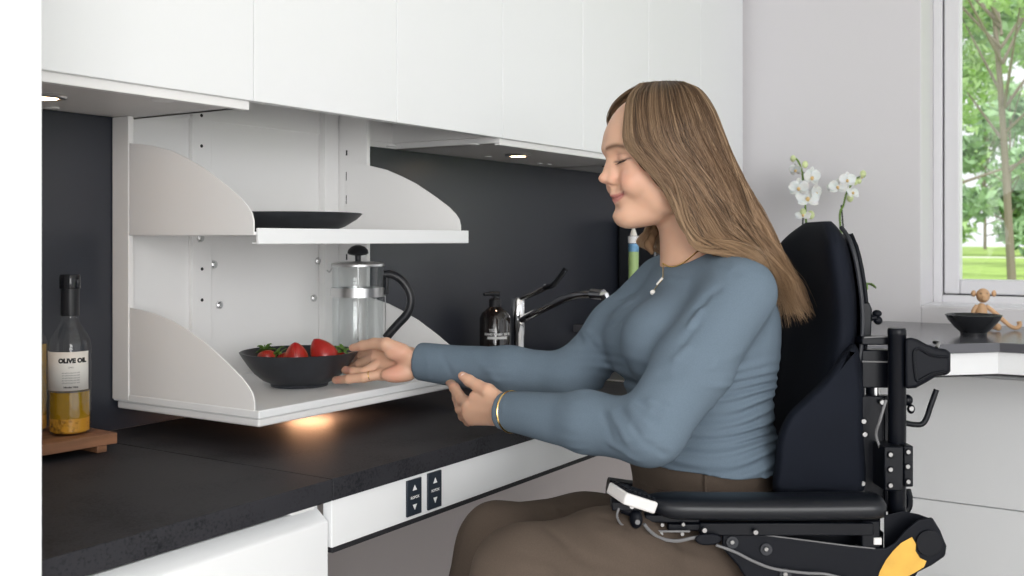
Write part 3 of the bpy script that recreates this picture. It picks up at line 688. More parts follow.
def orchid(label, base, F_, stem, flowers, buds, seed):
    rng = random.Random(seed)
    bx_ = P(base[0], 300, F_)
    t = thing('orchid', label, 'potted orchid', (bx_.x, bx_.y, RT), 'white orchids')
    MB().lathe([(0,0),(0.042,0),(0.045,0.004),(0.056,0.095),(0.058,0.10),(0.053,0.10),(0.05,0.088),(0,0.086)], (bx_.x,bx_.y,RT+0.0005), 40, cap=False).build('pot', M_pot, t)
    for k in range(5):
        a = 2*PI*k/5+0.3; d = Vector((math.cos(a), math.sin(a), 0)); o = Vector((bx_.x, bx_.y, RT+0.087)); side = Vector((-d.y, d.x, 0)); rows = []
        for j in range(9):
            v = j/8; w = 0.026*math.sin(PI*(0.1+0.88*v)); c = o+d*(0.11*v)*0.8+Vector((0,0,0.045*math.sin(v*2.4)))
            rows.append([c+side*w*e+Vector((0,0,0.006*abs(e))) for e in (-1,-.5,0,.5,1)])
        MB().grid(rows).build('leaf', M_stem, t, solid=0.0015)
    pts = [(bx_.x, bx_.y, RT+0.088)] + [P(px, py, F_+0.0) for px, py in stem]
    MB().tube(spline(pts, 40), 0.0034, 10).build('stem', M_stem, t)
    e_ = P(stem[1][0]-2.2, stem[1][1], F_+0.004)
    MB().tube([(bx_.x-0.012, bx_.y, RT+0.088), e_], 0.0028, 8).build('stake', M_stake, t)
    for px, py, s, yaw, pit, dd in flowers:
        c = P(px, py, F_+dd); to = Vector((-SR, -CR, 0))
        M = Matrix.Translation(c) @ to.to_track_quat('Z', 'Y').to_matrix().to_4x4() @ Matrix.Rotation(yaw, 4, 'Y') @ Matrix.Rotation(pit, 4, 'X')
        fl = MB()
        for a in (PI/2, PI/2+2*PI/3, PI/2-2*PI/3): petal(fl, M, a, s, s*0.75, 0.08)
        Mf = M @ Matrix.Translation((0,0,0.002))
        for a in (0.25, PI-0.25): petal(fl, Mf, a, s*1.05, s*1.25, 0.12)
        f_ = fl.build('flower', M_petal, t, solid=0.0006)
        l_ = MB(); l_.ball(M @ Vector((0,-0.10*s,0.16*s)), (s*0.17,s*0.17,s*0.2), 12, 8); l_.build('lip', M_lip, f_)
        MB().tube([M @ Vector((0,0,-0.001)), P(min(max(px, stem[1][0]-1), stem[1][0]+4), py+3, F_)], 0.0013, 6).build('pedicel', M_stem, f_)
    for px, py, s in buds:
        MB().ball(P(px, py, F_-0.01), (s,s,s*1.25), 14, 10).build('bud', M_bud, t)
orchid('white orchid with the taller flower spike, nearer her hair', (801,), 3.50, [(806,240),(805.5,210),(803.5,185),(801.5,170),(798,161),(794.5,158)],
       [(811,177,0.036,0.5,0.1,-0.02),(799,188,0.034,-0.5,0.0,-0.03),(807,199,0.040,0.1,-0.5,-0.03),(815,193,0.034,0.8,0.1,-0.01),(796,170,0.026,-1.0,0.2,0.0),(803,216,0.026,-0.3,-0.9,-0.02)],
       [(805,164.5,0.010),(793,158.5,0.009),(811,215,0.012),(803,212,0.010)], 1)
orchid('white orchid with the shorter flower spike, farther from her hair', (850,), 3.46, [(840,222),(843.5,205),(847,192),(852,184),(858,178),(862,176)],
       [(838,187,0.030,-0.4,-0.2,-0.02),(847,180,0.028,0.0,0.0,-0.03),(852,193,0.026,0.5,-0.5,-0.01),(832,187.5,0.020,-1.1,0.0,0.0),(861,177,0.020,0.9,0.0,0.0)],
       [(855,182,0.009),(859,181,0.008),(850,198,0.011),(863,174,0.010)], 2)
pm_ = P(773, 243, 3.4)
pm = thing('pepper_mill', 'wooden mill whose top shows between her hair and the chair back', 'pepper mill', (pm_.x, pm_.y, RT))
zz = zpx(234, 3.4)-RT
MB().lathe([(0,0),(0.027,0),(0.028,0.01),(0.020,0.06),(0.014,0.11),(0.019,zz-0.065),(0.013,zz-0.052),(0.0,zz-0.052)], (pm_.x,pm_.y,RT+0.0005), 32, cap=False).build('body', M_beech, pm)
MB().lathe([(0,0),(0.013,0),(0.0145,0.006),(0.0145,0.044),(0.011,0.05),(0,0.051)], (pm_.x,pm_.y,RT+zz-0.051), 32, cap=False).build('top', M_wood if False else M_beech, pm)
# =============== power wheelchair
KO = (0.547, 1.855)
def K(a, b, w): return cam2w(KO[0]-0.9986*a-0.052*b, KO[1]-0.052*a+0.9986*b, w)
M_fab = mat('dark_navy_mesh_fabric', (0.0055,0.0075,0.0135), 0.8, spec=0.2, bump=(900,0.25,0.0008), var=(8,0.2))
M_leather = mat('black_leather', (0.006,0.0075,0.011), 0.33, bump=(260,0.12,0.0008), spec=0.4)
M_bmetal = mat('black_metal', (0.003,0.004,0.007), 0.35, bump=(150,0.05,0.0005), spec=0.25)
M_bplast = mat('black_plastic', (0.003,0.004,0.0075), 0.5, spec=0.2, bump=(300,0.06,0.0005))
M_pipe = mat('piping', (0.016,0.018,0.024), 0.5, bump=(200,0.05,0.0005))
M_yellow = mat('yellow_sticker', (0.66,0.38,0.06), 0.55, var=(30,0.12), bump=(60,0.15,0.0005))
M_bolt = mat('zinc_bolt', (0.30,0.30,0.30), 0.35, 1.0, bump=(100,0.02,0.0003))
M_lgrey = mat('light_grey_plastic', (0.68,0.67,0.66), 0.4, bump=(200,0.05,0.0005)); M_mgrey = mat('cable_grey', (0.16,0.16,0.165), 0.5, bump=(200,0.03,0.0005))
M_tyre = mat('tyre', (0.02,0.02,0.022), 0.8, bump=(120,0.2,0.001))
wcp = K(0.2, 0, -EYE)
wc = thing('power_wheelchair', 'black power wheelchair with high curved back and yellow sticker, under the woman', 'wheelchair', wcp)
def pillow(poly, fn, h, r, steps=6, ry=None):
    """rounded slab: poly outline (p,q), fn(p,q,t)->world, t in [-h,h], rounding r in outline units"""
    n = len(poly); pp = np.array(poly, float)
    def inset(d):
        a = np.roll(pp, 1, 0); b = np.roll(pp, -1, 0); t = b-a; t /= np.linalg.norm(t, axis=1)[:, None]
        nrm = np.stack([-t[:,1], t[:,0]], 1)
        area = np.sum(pp[:,0]*np.roll(pp[:,1],-1)-np.roll(pp[:,0],-1)*pp[:,1])
        return pp + nrm*d*(1 if area > 0 else -1)
    rings = []; hr = ry if ry else h
    for i in range(steps+1):
        a = PI/2*(1-i/steps); rings.append((inset(r*(1-math.cos(a))), -h+hr*(1-math.sin(a))))
    for i in range(steps+1):
        a = PI/2*(i/steps); rings.append((inset(r*(1-math.cos(a))), h-hr*(1-math.sin(a))))
    m = MB(); rows = [[fn(p[0], p[1], t) for p in ring] for ring, t in rings]
    m.grid(rows, True); N = len(rows); m.f.append(tuple(range(n))[::-1]); m.f.append(tuple(range((N-1)*n, N*n))); return m
def dens(pts, n, closed=True):
    p = [np.array(q, float) for q in pts]; out = []
    if closed:
        m = len(p)
        for i in range(n):
            t = i/n*m; k = int(t); t -= k
            a, b, c, d = p[(k-1) % m], p[k % m], p[(k+1) % m], p[(k+2) % m]
            out.append(tuple(0.5*((2*b)+(c-a)*t+(2*a-5*b+4*c-d)*t*t+(3*b-a-3*c+d)*t**3)))
    return out
# backrest cushion
def lean(w): return 0.020*max(0, (w+0.12)/0.14)**1.5 + 0.035*max(0, (-0.14-w)/0.2)**1.4
rows = []; NW = 40; top = 0.031
for i in range(NW+1):
    u = i/NW
    w = -0.50 + (top+0.50)*(1-(1-u)**2.2)
    q = max(0.0, (w+0.13)/(top+0.13)); hwn = 0.2*max(0.0, 1-q**7)**0.5+0.004; hwf = 0.2*max(0.0, 1-q**1.9)**0.5+0.004; tp_ = (1-0.10*min(1, max(0, (-0.2-w)/0.25)))
    row = []
    for k in range(40):
        a = 2*PI*k/40; c, s = math.cos(a), math.sin(a)
        nb = -0.204+0.055*q**9+0.012*q**3; fb = 0.204-0.10*q**2-0.10*q**6; b = ((nb+fb)/2+(fb-nb)/2*math.copysign(abs(c)**0.75, c))*tp_; th = 0.030*math.copysign(abs(s)**0.7, s)*(0.35+0.65*(1-q**6 if q < 1 else 0))
        bow = -0.030*(1-(b/0.2)**2)           # concave front
        row.append(K(0.026+bow+th+lean(w), b, w))
    rows.append(row)
m = MB(); m.grid(rows, True); m.f.append(tuple(range(40))[::-1]); n0 = len(m.v); m.f.append(tuple(range(n0-40, n0)))
bk_ = m.build('back_cushion', M_fab, wc, ang=60)
# piping down the near edge
pts = []
for i in range(NW+1):
    u = i/NW; w = -0.28+(0.30)*u
    q = max(0.0, (w+0.13)/(top+0.13)); hw = 0.208-0.055*q**9-0.012*q**3
    pts.append(K(0.002+lean(w)+0.0, -hw+0.001, w))
MB().tube(pts, 0.0036, 8).build('piping', M_pipe, bk_)
# shell
rows = []
for i in range(25):
    w = -0.46+0.47*i/24; q = max(0.0, (w+0.13)/(top+0.13)); hwn = 0.185*max(0.0, 1-q**7)**0.5; hwf = 0.185*max(0.0, 1-q**1.9)**0.5
    rows.append([K(-0.012-0.028*(1-(b)**2)+lean(w), (-0.19+0.055*q**9+0.012*q**3)*(1-b)/2+(0.19-0.10*q**2-0.10*q**6)*(1+b)/2, w) for b in [j/12-1 for j in range(25)]])
MB().grid(rows).build('back_shell', M_bplast, wc, solid=0.006)
# lateral bolster, near side
bol = dens([(776,494),(775,462),(778,436),(788,414),(806,396),(826,376),(843,352),(856,345),(863,375),(865,430),(864,494),(820,496)], 72)
pillow(bol, lambda p, q, t: P(p, q, 1.655+t), 0.034, 9, 7).build('lateral_support', M_fab, wc, ang=70)
MB().tube([P(p, q, 1.652) for p, q in spline([(783,486),(783,455),(790,424),(808,402),(832,380),(850,356)], 40)], 0.0022, 8).build('piping', M_pipe, wc)
far = pillow(bol, lambda p, q, t: P(p, q, 1.655+t)+(K(0,0.40,0)-K(0,0,0)), 0.030, 9, 7); far.build('lateral_support', M_fab, wc, ang=70)
# armrests
def pad_rows(f0, s=1):
    rows = []
    N = 34
    for i in range(N+1):
        u = i/N; px = 644+ (886-644)*u
        e = max(0.05, (1-max(0.0, 1-u/0.16)**2.2)**0.5*(1-max(0.0, (u-0.93)/0.07)**2.5)**0.5)
        tz = 1.0
        hw = 0.036*e; hh = 0.0175*e
        wc_ = -0.396 - 0.002*math.sin(u*PI)
        c = Vector(cam2w((px-512)/FPX*1.555, f0, wc_+(0.006 if u < 0.1 else 0)*(1-u*10)))
        row = []
        for k in range(28):
            a = 2*PI*k/28; c_, s_ = math.cos(a), math.sin(a)
            dv = hw*math.copysign(abs(c_)**0.7, c_); dw = hh*math.copysign(abs(s_)**0.75, s_)
            row.append(c + (cam2w(0, dv, dw)-cam2w(0,0,0)))
        rows.append(row)
    m = MB(); m.grid(rows, True); n = len(m.v); m.f.append(tuple(range(28))[::-1]); m.f.append(tuple(range(n-28, n))); return m
pad = pad_rows(1.555).build('armrest_pad', M_leather, wc, ang=60)
pad_rows(2.13).build('armrest_pad', M_leather, wc, ang=60)
def cbox(px0, px1, y0, y1, f, d, name, m_, par=wc, bev=0.002):
    """box whose near face spans the given pixels at depth f, running d metres away"""
    a = C3(px0, y1, f); b = C3(px1, y0, f)
    vs = [cam2w(x, y, z) for z in (a[2], b[2]) for x, y in ((a[0], f), (b[0], f), (b[0], f+d), (a[0], f+d))]
    m = MB(); m.add(vs, [(0,3,2,1),(4,5,6,7),(0,1,5,4),(1,2,6,5),(2,3,7,6),(3,0,4,7)]); return m.build(name, m_, par, bevel=bev)
cbox(700, 874, 523, 536, 1.54, 0.03, 'armrest_rail', M_bmetal)
cbox(668, 760, 524, 531, 1.545, 0.02, 'rail_plate', M_bmetal)
cbox(862, 880, 521, 548, 1.545, 0.035, 'rail_bracket', M_bmetal)
cbox(720, 884, 532, 556, 1.60, 0.02, 'dark_backing_plate', M_bmetal)  # dark plate added behind so the gap below the armrest stays dark
cbox(874, 882, 538, 545, 1.542, 0.006, 'end_clip', M_lgrey, bev=0.001)
cbox(655, 690, 530.5, 532.5, 1.535, 0.003, 'thin_rod', M_mgrey, bev=0.0004)
# far armrest structure
for b in (0.27,):
    m = MB(); m.tube([K(0.30,b,-0.43), K(0.02,b,-0.43)], 0.014, 10); m.tube([K(0.02,b,-0.10), K(0.02,b,-0.62)], 0.014, 12); m.tube([K(0.02,b,-0.55), K(0.34,b,-0.50)], 0.02, 10)
    m.build('far_arm_frame', M_bmetal, wc)
# side arm plate
sidep = [(722,534),(740,533.5),(757,533.5),(800,539),(850,545.5),(875,548),(886,547.5),(895,542),(905,530),(918,519.5),(932,517),(940,530),(946.5,546),(945,556),(932,565),(918,572),(905,592),(860,610),(780,606),(752,590),(738,566),(722,548)]
m = MB(); m.prism(sidep, lambda p, q, t: P(p, q, 1.545+t), 0, 0.022); sp_ = m.build('side_arm', M_bplast, wc, bevel=0.003, seg=3)
MB().tube([P(p, q, 1.5445) for p, q in [(757,534),(800,539.5),(850,546),(875,548.5)]], 0.0011, 6).build('drawn_edge_highlight', M_mgrey, sp_)  # grey line drawing a highlight along the plate's top edge
yl = [(912,537),(916,544),(915.5,551),(920,558),(926.5,561),(924,567),(916,572),(903,579),(889,583),(877,581),(880,571),(886,560),(893,551),(901,543)]
m = MB(); m.prism(yl, lambda p, q, t: P(p, q, 1.5445+t), -0.0012, 0.0); m.build('yellow_sticker', M_yellow, sp_, smooth=False, label='torn yellow sticker')
def disc(px, py, f, rpx, th, name, m_, par=wc, n=28):
    a = C3(px, py, f); r = rpx/FPX*f
    m = MB(); m.cyl(cam2w(*a), cam2w(a[0], a[1]-th, a[2]), r, n); return m.build(name, m_, par, bevel=0.0006)
disc(928.5, 542.5, 1.545, 13, 0.004, 'pivot_cap', M_bmetal, sp_)
for px, py in ((732,542),(766,549)):
    d_ = disc(px, py, 1.5445, 6.2, 0.003, 'washer', M_pipe, sp_); disc(px, py, 1.541, 2.2, 0.003, 'bolt', M_bolt, sp_)
disc(785, 574, 1.5445, 6, 0.003, 'washer', M_pipe, sp_); disc(785, 574, 1.541, 2.4, 0.003, 'bolt', M_bolt, sp_)
m = MB(); m.prism(dens([(695,539),(700,534.5),(714,534),(721,537),(720,542),(712,545),(700,544.5)], 28), lambda p, q, t: P(p, q, 1.53+t), 0, 0.02); m.build('adjusting_knob', M_bplast, wc, bevel=0.002)
for px, py in ((704,529.5),(755,531.5)): disc(px, py, 1.534, 2.6, 0.006, 'bolt', M_bolt)
for px, py in ((661,533.5),(682,533.5),(662,524.5),(683,524)): disc(px, py, 1.538, 2.0, 0.004, 'bolt', M_bolt)
MB().tube(spline([P(716,545,1.536),P(735,552,1.536),P(755,562,1.536),P(775,569,1.536),(P(805,573,1.536)),P(825,574,1.536),P(850,580,1.536)],30), 0.0022, 8).build('cable', M_mgrey, wc)
MB().tube(spline([P(644,524,1.51),P(650,531,1.515),P(660,538,1.525),P(676,541,1.53),P(692,538,1.535),P(704,536,1.54)],26), 0.0026, 8).build('cable', M_mgrey, wc)
# lower carrier behind the side arm
m = MB(); m.prism([(884,500),(886,515),(903,511),(918,514),(932,519),(940,530),(905,560),(884,548)], lambda p, q, t: P(p, q, 1.58+t), 0, 0.10); m.build('hinge_housing', M_bplast, wc, bevel=0.006, seg=3)
# post
pc = C3(897, 328, 1.62)
m = MB(); zt0, zb0_ = pc[2], -(560-240)/FPX*1.62
m.lathe([(0,0),(0.0132,0),(0.0136,0.02),(0.0136,zt0-zb0_-0.012),(0.0142,zt0-zb0_-0.011),(0.0142,zt0-zb0_-0.003),(0.0125,zt0-zb0_),(0,zt0-zb0_)], tuple(cam2w(pc[0], pc[1], zb0_)), 32, cap=False)
m.build('armrest_post', M_bmetal, wc)
# grip housing
gh = [(905,338),(911,337.6),(917,339),(927,344.4),(937,348),(947,349),(950.5,353),(950.5,371),(948,375),(937,376),(927,382),(916,388),(905,389)]
m = MB(); m.prism(gh, lambda p, q, t: P(p, q, 1.60+t), 0, 0.045); g_ = m.build('push_bar_joint', M_bplast, wc, bevel=0.005, seg=3)
MB().tube(spline([P(948,357,1.599),P(938,356.5,1.599),P(929,354.5,1.599),P(920,349,1.599),P(914.5,351,1.599),P(914,360,1.599),P(915,372,1.599),P(917,381,1.599),P(924,378,1.599),P(932,374,1.599),P(946,371,1.599)],40), 0.0022, 8).build('raised_rib', M_bmetal, g_)
MB().tube([P(936.5,347.5,1.605),P(939,343,1.61),P(934,342,1.62)], 0.003, 8).build('catch', M_bolt, g_)
cbox(862, 892, 337, 345, 1.63, 0.03, 'cross_bar', M_bmetal)
cbox(862, 892, 350, 388, 1.645, 0.03, 'bracket_block', M_bmetal)
MB().tube([P(864,337.5,1.628), P(892,336.5,1.628)], 0.0012, 6).build('rail_edge', M_mgrey, wc); MB().tube([P(862,361.5,1.64), P(888,362,1.64)], 0.0014, 6).build('rail_edge', M_mgrey, wc)
m = MB(); m.prism([(863,303),(869,302),(872,309),(871,340),(864,341)], lambda p, q, t: P(p, q, 1.66+t), 0, 0.02); m.build('headrest_bracket', M_bmetal, wc, bevel=0.002)
m = MB(); a = P(871,318,1.665); m.tube([a, P(876,317,1.665)], 0.005, 10); m.ball(P(877,313.5,1.665), (0.0075,0.0075,0.006), 14, 8); m.ball(P(878,320.5,1.665), (0.007,0.007,0.007), 14, 8); m.build('clamp_knob', M_bplast, wc)
MB().tube(spline([P(903,422.5,1.63),P(914,424.5,1.63),P(922,424,1.63),P(926.5,418,1.63),P(931,405,1.63),P(936.5,389.5,1.63)],28), 0.0044, 12).build('release_lever', M_bmetal, wc)
m = MB(); m.ball(P(907,400,1.635), (0.009,0.009,0.009), 14, 10); m.ball(P(911,409,1.63), (0.0075,0.006,0.0075), 14, 10); m.build('clamp_screw', M_bmetal, wc)
disc(911, 408.5, 1.622, 2.6, 0.003, 'bolt', M_bolt)
# vertical back frame
m = MB()
for px, f in ((873,1.66),(858,1.70)):
    m.tube([P(px, 385, f), P(px, 560, f)], 0.011, 14)
m.build('back_tube', M_bmetal, wc)
cbox(862, 884, 396, 512, 1.635, 0.02, 'back_plate', M_bmetal)
cbox(884, 906, 396, 512, 1.69, 0.02, 'back_plate', M_bmetal)
MB().tube([P(875.5,386,1.655), P(875.5,397,1.655)], 0.007, 14).build('telescopic_tube', M_steel, wc)
MB().tube(spline([P(886,400,1.60),P(880,420,1.60),P(876,434,1.61),P(880,448,1.61)],14), 0.0022, 8).build('cable', M_mgrey, wc)
for px, py, f in ((881.5,402,1.63),(864,434,1.63),(862,483,1.63),(863,421,1.63)): disc(px, py, f, 2.6, 0.005, 'bolt', M_bolt)
cbox(884.5, 903.5, 447, 491, 1.585, 0.055, 'clamp_block', M_bmetal); cbox(904, 913.5, 446, 487, 1.59, 0.045, 'clamp_plate', M_bmetal)
for px, py, f in ((890.6,454.7,1.585),(890.6,469.6,1.585),(890.6,485.6,1.585),(908.3,452,1.59),(907.8,466.6,1.59),(908.3,481.8,1.59)):
    disc(px, py, f, 3.6, 0.003, 'bolt', M_bmetal); disc(px, py, f-0.003, 2.3, 0.0012, 'bolt', M_bolt)
MB().tube(spline([P(907,490,1.64),P(909,498,1.64),P(908,508,1.64),P(901,514,1.64)],12), 0.006, 10).build('stay', M_bmetal, wc)
# controller
o3 = Vector(P(632, 497.5, 1.50)); e1 = (cam2w(0.83,0.30,-0.33)-cam2w(0,0,0)).normalized(); e2 = (cam2w(-0.45,0.86,0.10)-cam2w(0,0,0)); e2 = (e2-e1*e1.dot(e2)).normalized(); e3 = e1.cross(e2)
Mk = Matrix((( e1.x,e2.x,e3.x,o3.x),(e1.y,e2.y,e3.y,o3.y),(e1.z,e2.z,e3.z,o3.z),(0,0,0,1)))
ctl = MB().box((-0.027,-0.030,-0.009),(0.027,0.030,0.008), Mk).build('control_box', M_lgrey, wc, bevel=0.003, seg=3)
MB().box((-0.024,-0.027,0.0082),(0.024,0.027,0.010), Mk).build('keypad', M_bplast, ctl, bevel=0.001)
m = MB()
for i in range(6):
    for j in range(4):
        x = -0.02+0.008*i; y = -0.021+0.0125*j; m.box((x-0.0028,y-0.004,0.0101),(x+0.0028,y+0.004,0.0128), Mk)
m.build('buttons', M_bmetal, ctl, bevel=0.0006)
m = MB(); m.ball(P(636,519,1.51), (0.0085,0.010,0.014), 18, 12); m.tube([P(622,508,1.52), P(640,514,1.52)], 0.008, 12); m.build('controller_mount', M_bplast, wc)
cbox(612, 640, 502, 511, 1.50, 0.03, 'controller_bracket', M_bmetal)
cbox(645, 700, 515, 523, 1.545, 0.02, 'controller_arm', M_bmetal)
disc(637.5, 522, 1.498, 2.6, 0.002, 'bolt', M_mgrey); disc(632, 506.5, 1.488, 2.4, 0.002, 'bolt', M_lgrey)
MB().tube(spline([P(619,508,1.50),P(617,516,1.50),P(621,524,1.51),P(628,527,1.52)],12), 0.0018, 8).build('cable', M_mgrey, wc)
# seat, base, wheels (below the picture)
def kbox(a0, a1, b0, b1, w0, w1, name, m_, bev=0.01):
    vs = [K(a, b, w) for w in (w0, w1) for a, b in ((a0,b0),(a1,b0),(a1,b1),(a0,b1))]
    m = MB(); m.add(vs, [(0,3,2,1),(4,5,6,7),(0,1,5,4),(1,2,6,5),(2,3,7,6),(3,0,4,7)]); return m.build(name, m_, wc, bevel=bev, seg=3)
kbox(0.04,0.50,-0.21,0.21,-0.66,-0.585,'seat_cushion',M_fab,0.02)
kbox(0.02,0.48,-0.20,0.20,-0.70,-0.665,'seat_pan',M_bmetal,0.004)
kbox(0.14,0.34,-0.06,0.06,-0.86,-0.70,'seat_lift',M_bmetal,0.01)
kbox(-0.05,0.50,-0.19,0.19,-1.06,-0.86,'chassis',M_bplast,0.03)
for a, r, wd in ((0.22,0.17,0.06),(0.52,0.075,0.045),(-0.10,0.075,0.045)):
    for s in (-1, 1):
        b = s*(0.27 if r > 0.1 else 0.2); m = MB(); m.tube([K(a, b-wd/2, -EYE+r+0.001), K(a, b-wd/2+0.012, -EYE+r+0.001), K(a, b+wd/2-0.012, -EYE+r+0.001), K(a, b+wd/2, -EYE+r+0.001)], [r-0.012, r, r, r-0.012], 40)
        w_ = m.build('wheel', M_tyre, wc); m = MB(); m.tube([K(a, b-wd/2-0.003, -EYE+r), K(a, b+wd/2+0.003, -EYE+r)], r*0.6, 24); m.build('hub', M_lgrey, w_)
m = MB(); m.tube([K(-0.1,-0.2,-EYE+0.08), K(-0.02,-0.17,-0.98)], 0.016, 10); m.tube([K(-0.1,0.2,-EYE+0.08), K(-0.02,0.17,-0.98)], 0.016, 10); m.tube([K(0.52,-0.2,-EYE+0.08), K(0.44,-0.17,-0.98)], 0.016, 10); m.tube([K(0.52,0.2,-EYE+0.08), K(0.44,0.17,-0.98)], 0.016, 10); m.build('caster_fork', M_bmetal, wc)
m = MB(); m.tube([K(0.46,0,-0.72), K(0.60,0.0,-0.85), K(0.62,0.0,-1.03)], 0.022, 12); m.build('leg_rest_bar', M_bmetal, wc)
kbox(0.55,0.86,-0.2,0.2,-1.075,-1.06,'footplate',M_bmetal,0.004)
# =============== signed-distance modelling
class SDF:
    def __init__(s): s.p = []
    def cap(s, a, b, ra, rb=None, k=0.01, op='add'):
        a = np.array(a, float); b = np.array(b, float); rb = ra if rb is None else rb
        s.p.append(('cap', a, b, ra, rb, k, op, (a+b)/2, np.linalg.norm(b-a)/2+max(ra, rb))); return s
    def ell(s, c, r, R=None, k=0.01, op='add'):
        c = np.array(c, float); r = np.array(r if hasattr(r, '__len__') else (r, r, r), float)
        s.p.append(('ell', c, r, R, None, k, op, c, r.max())); return s
    def chain(s, pts, rs, k=0.01):
        for i in range(len(pts)-1): s.cap(pts[i], pts[i+1], rs[i], rs[i+1], k)
        return s
    def dist(s, q, X):
        if q[0] == 'cap':
            a, b, ra, rb = q[1:5]; ab = b-a; L = ab.dot(ab)+1e-12
            t = np.clip((X-a) @ ab/L, 0, 1)
            return np.linalg.norm(X-a-t[:, None]*ab, axis=1)-(ra+(rb-ra)*t)
        c, r, R = q[1:4]; Y = X-c
        if R is not None: Y = Y @ R          # R columns = local axes
        k0 = np.linalg.norm(Y/r, axis=1); k1 = np.linalg.norm(Y/(r*r), axis=1)+1e-9
        return k0*(k0-1)/k1
    def ev(s, X, prims=None):
        d = np.full(len(X), 1.0)
        for q in (s.p if prims is None else prims):
            e = s.dist(q, X); k = q[5]
            if q[6] == 'add':
                h = np.maximum(k-np.abs(d-e), 0)/k; d = np.minimum(d, e)-h*h*k*0.25
            else:
                h = np.maximum(k-np.abs(d+e), 0)/k; d = np.maximum(d, -e)+h*h*k*0.25
        return d
def sdf_mesh(sd, h, post=None, margin=0.03, B=20):
    lo = np.min([q[7]-q[8] for q in sd.p if q[6] == 'add'], 0)-0.02; hi = np.max([q[7]+q[8] for q in sd.p if q[6] == 'add'], 0)+0.02
    N = np.ceil((hi-lo)/h/B).astype(int)
    g = np.arange(B+1)
    G = np.stack(np.meshgrid(g, g, g, indexing='ij'), -1).reshape(-1, 3)
    Rb = B*h*0.5*1.733
    keys = []; verts = []; quads = []
    big = (N*B+4).astype(np.int64)
    def key(I): return (I[:,0]*big[1]+I[:,1])*big[2]+I[:,2]
    offs = np.array([[i,j,k] for i in (0,1) for j in (0,1) for k in (0,1)])
    edges = [(a, b) for a in range(8) for b in range(a+1, 8) if np.abs(offs[a]-offs[b]).sum() == 1]
    cs = np.array([q[7] for q in sd.p]); rr = np.array([q[8] for q in sd.p]); kk = np.array([q[5] for q in sd.p])
    for bi in np.ndindex(*N):
        b0 = np.array(bi)*B; c = lo+(b0+B/2)*h
        act = np.linalg.norm(cs-c, axis=1)-rr-kk < Rb+margin
        pr = [q for q, a in zip(sd.p, act) if a]
        if not any(q[6] == 'add' for q in pr): continue
        dc = sd.ev(c[None], pr)[0]
        if abs(dc) > Rb*1.7+margin: continue
        X = lo+(b0+G)*h
        d = sd.ev(X, pr)
        if post is not None: d = post(X, d)
        D = d.reshape(B+1, B+1, B+1)
        S = D < 0
        if S.all() or not S.any(): continue
        ins = sum(S[o[0]:B+o[0], o[1]:B+o[1], o[2]:B+o[2]].astype(np.int8) for o in offs)
        cells = np.argwhere((ins > 0) & (ins < 8))
        V = D[tuple((cells[:,None,:]+offs[None]).transpose(2,0,1))]
        acc = np.zeros((len(cells), 3)); cnt = np.zeros(len(cells))
        for a, b in edges:
            va, vb = V[:,a], V[:,b]; m = (va < 0) != (vb < 0)
            t = np.where(m, va/np.where(m, va-vb, 1), 0)
            acc += np.where(m[:,None], offs[a]+(offs[b]-offs[a])*t[:,None], 0); cnt += m
        pos = lo+(b0+cells+acc/cnt[:,None])*h
        keys.append(key(b0+cells+1)); verts.append(pos)
        for ax in range(3):
            o = [0,0,0]; o[ax] = 1
            A = S[:B,:B,:B]; Bq = S[o[0]:B+o[0], o[1]:B+o[1], o[2]:B+o[2]]
            E = np.argwhere(A != Bq)
            if not len(E): continue
            sgn = A[tuple(E.T)]
            a1, a2 = (ax+1) % 3, (ax+2) % 3
            I = b0+E+1; d1 = np.zeros(3, int); d1[a1] = 1; d2 = np.zeros(3, int); d2[a2] = 1
            q = np.stack([key(I), key(I-d1), key(I-d1-d2), key(I-d2)], 1)
            q[~sgn] = q[~sgn][:, ::-1]
            quads.append(q)
    keys = np.concatenate(keys); verts = np.concatenate(verts); quads = np.concatenate(quads)
    o = np.argsort(keys); keys = keys[o]; verts = verts[o]
    ix = np.searchsorted(keys, quads); ix = np.minimum(ix, len(keys)-1)
    ok = (keys[ix] == quads).all(1)
    return verts, ix[ok]
def to_world(V):
    V = np.asarray(V); return np.stack([CR*V[:,0]+SR*V[:,1], -SR*V[:,0]+CR*V[:,1], EYE+V[:,2]], 1)
def np_mesh(name, V, F, m, parent, tone=None, smooth_it=0):
    if smooth_it:
        e = np.concatenate([F[:, [0,1]], F[:, [1,2]], F[:, [2,3]], F[:, [3,0]]]); 
        for _ in range(smooth_it):
            acc = np.zeros_like(V); cnt = np.zeros(len(V))
            for a, b in ((0,1),(1,0)):
                np.add.at(acc, e[:,a], V[e[:,b]]); np.add.at(cnt, e[:,a], 1)
            V = V*0.5+0.5*acc/np.maximum(cnt,1)[:,None]
    W = to_world(V); me = bpy.data.meshes.new(name)
    inv = np.array(world_of(parent).inverted()); W = W @ inv[:3,:3].T + inv[:3,3]
    me.vertices.add(len(W)); me.vertices.foreach_set('co', W.astype(np.float32).ravel())
    me.loops.add(len(F)*4); me.loops.foreach_set('vertex_index', F.astype(np.int32).ravel())
    me.polygons.add(len(F)); me.polygons.foreach_set('loop_start', np.arange(0, len(F)*4, 4, dtype=np.int32))
    me.polygons.foreach_set('use_smooth', [True]*len(F))
    me.update(calc_edges=True); me.validate()
    if tone is not None:
        a = me.color_attributes.new('tone', 'FLOAT_COLOR', 'POINT'); a.data.foreach_set('color', np.concatenate([tone, np.ones((len(tone),1))], 1).astype(np.float32).ravel())
    me.materials.append(m); o = bpy.data.objects.new(name, me); COL.objects.link(o); o.parent = parent
    return o
def sstep(a, b, x): t = np.clip((x-a)/(b-a), 0, 1); return t*t*(3-2*t)

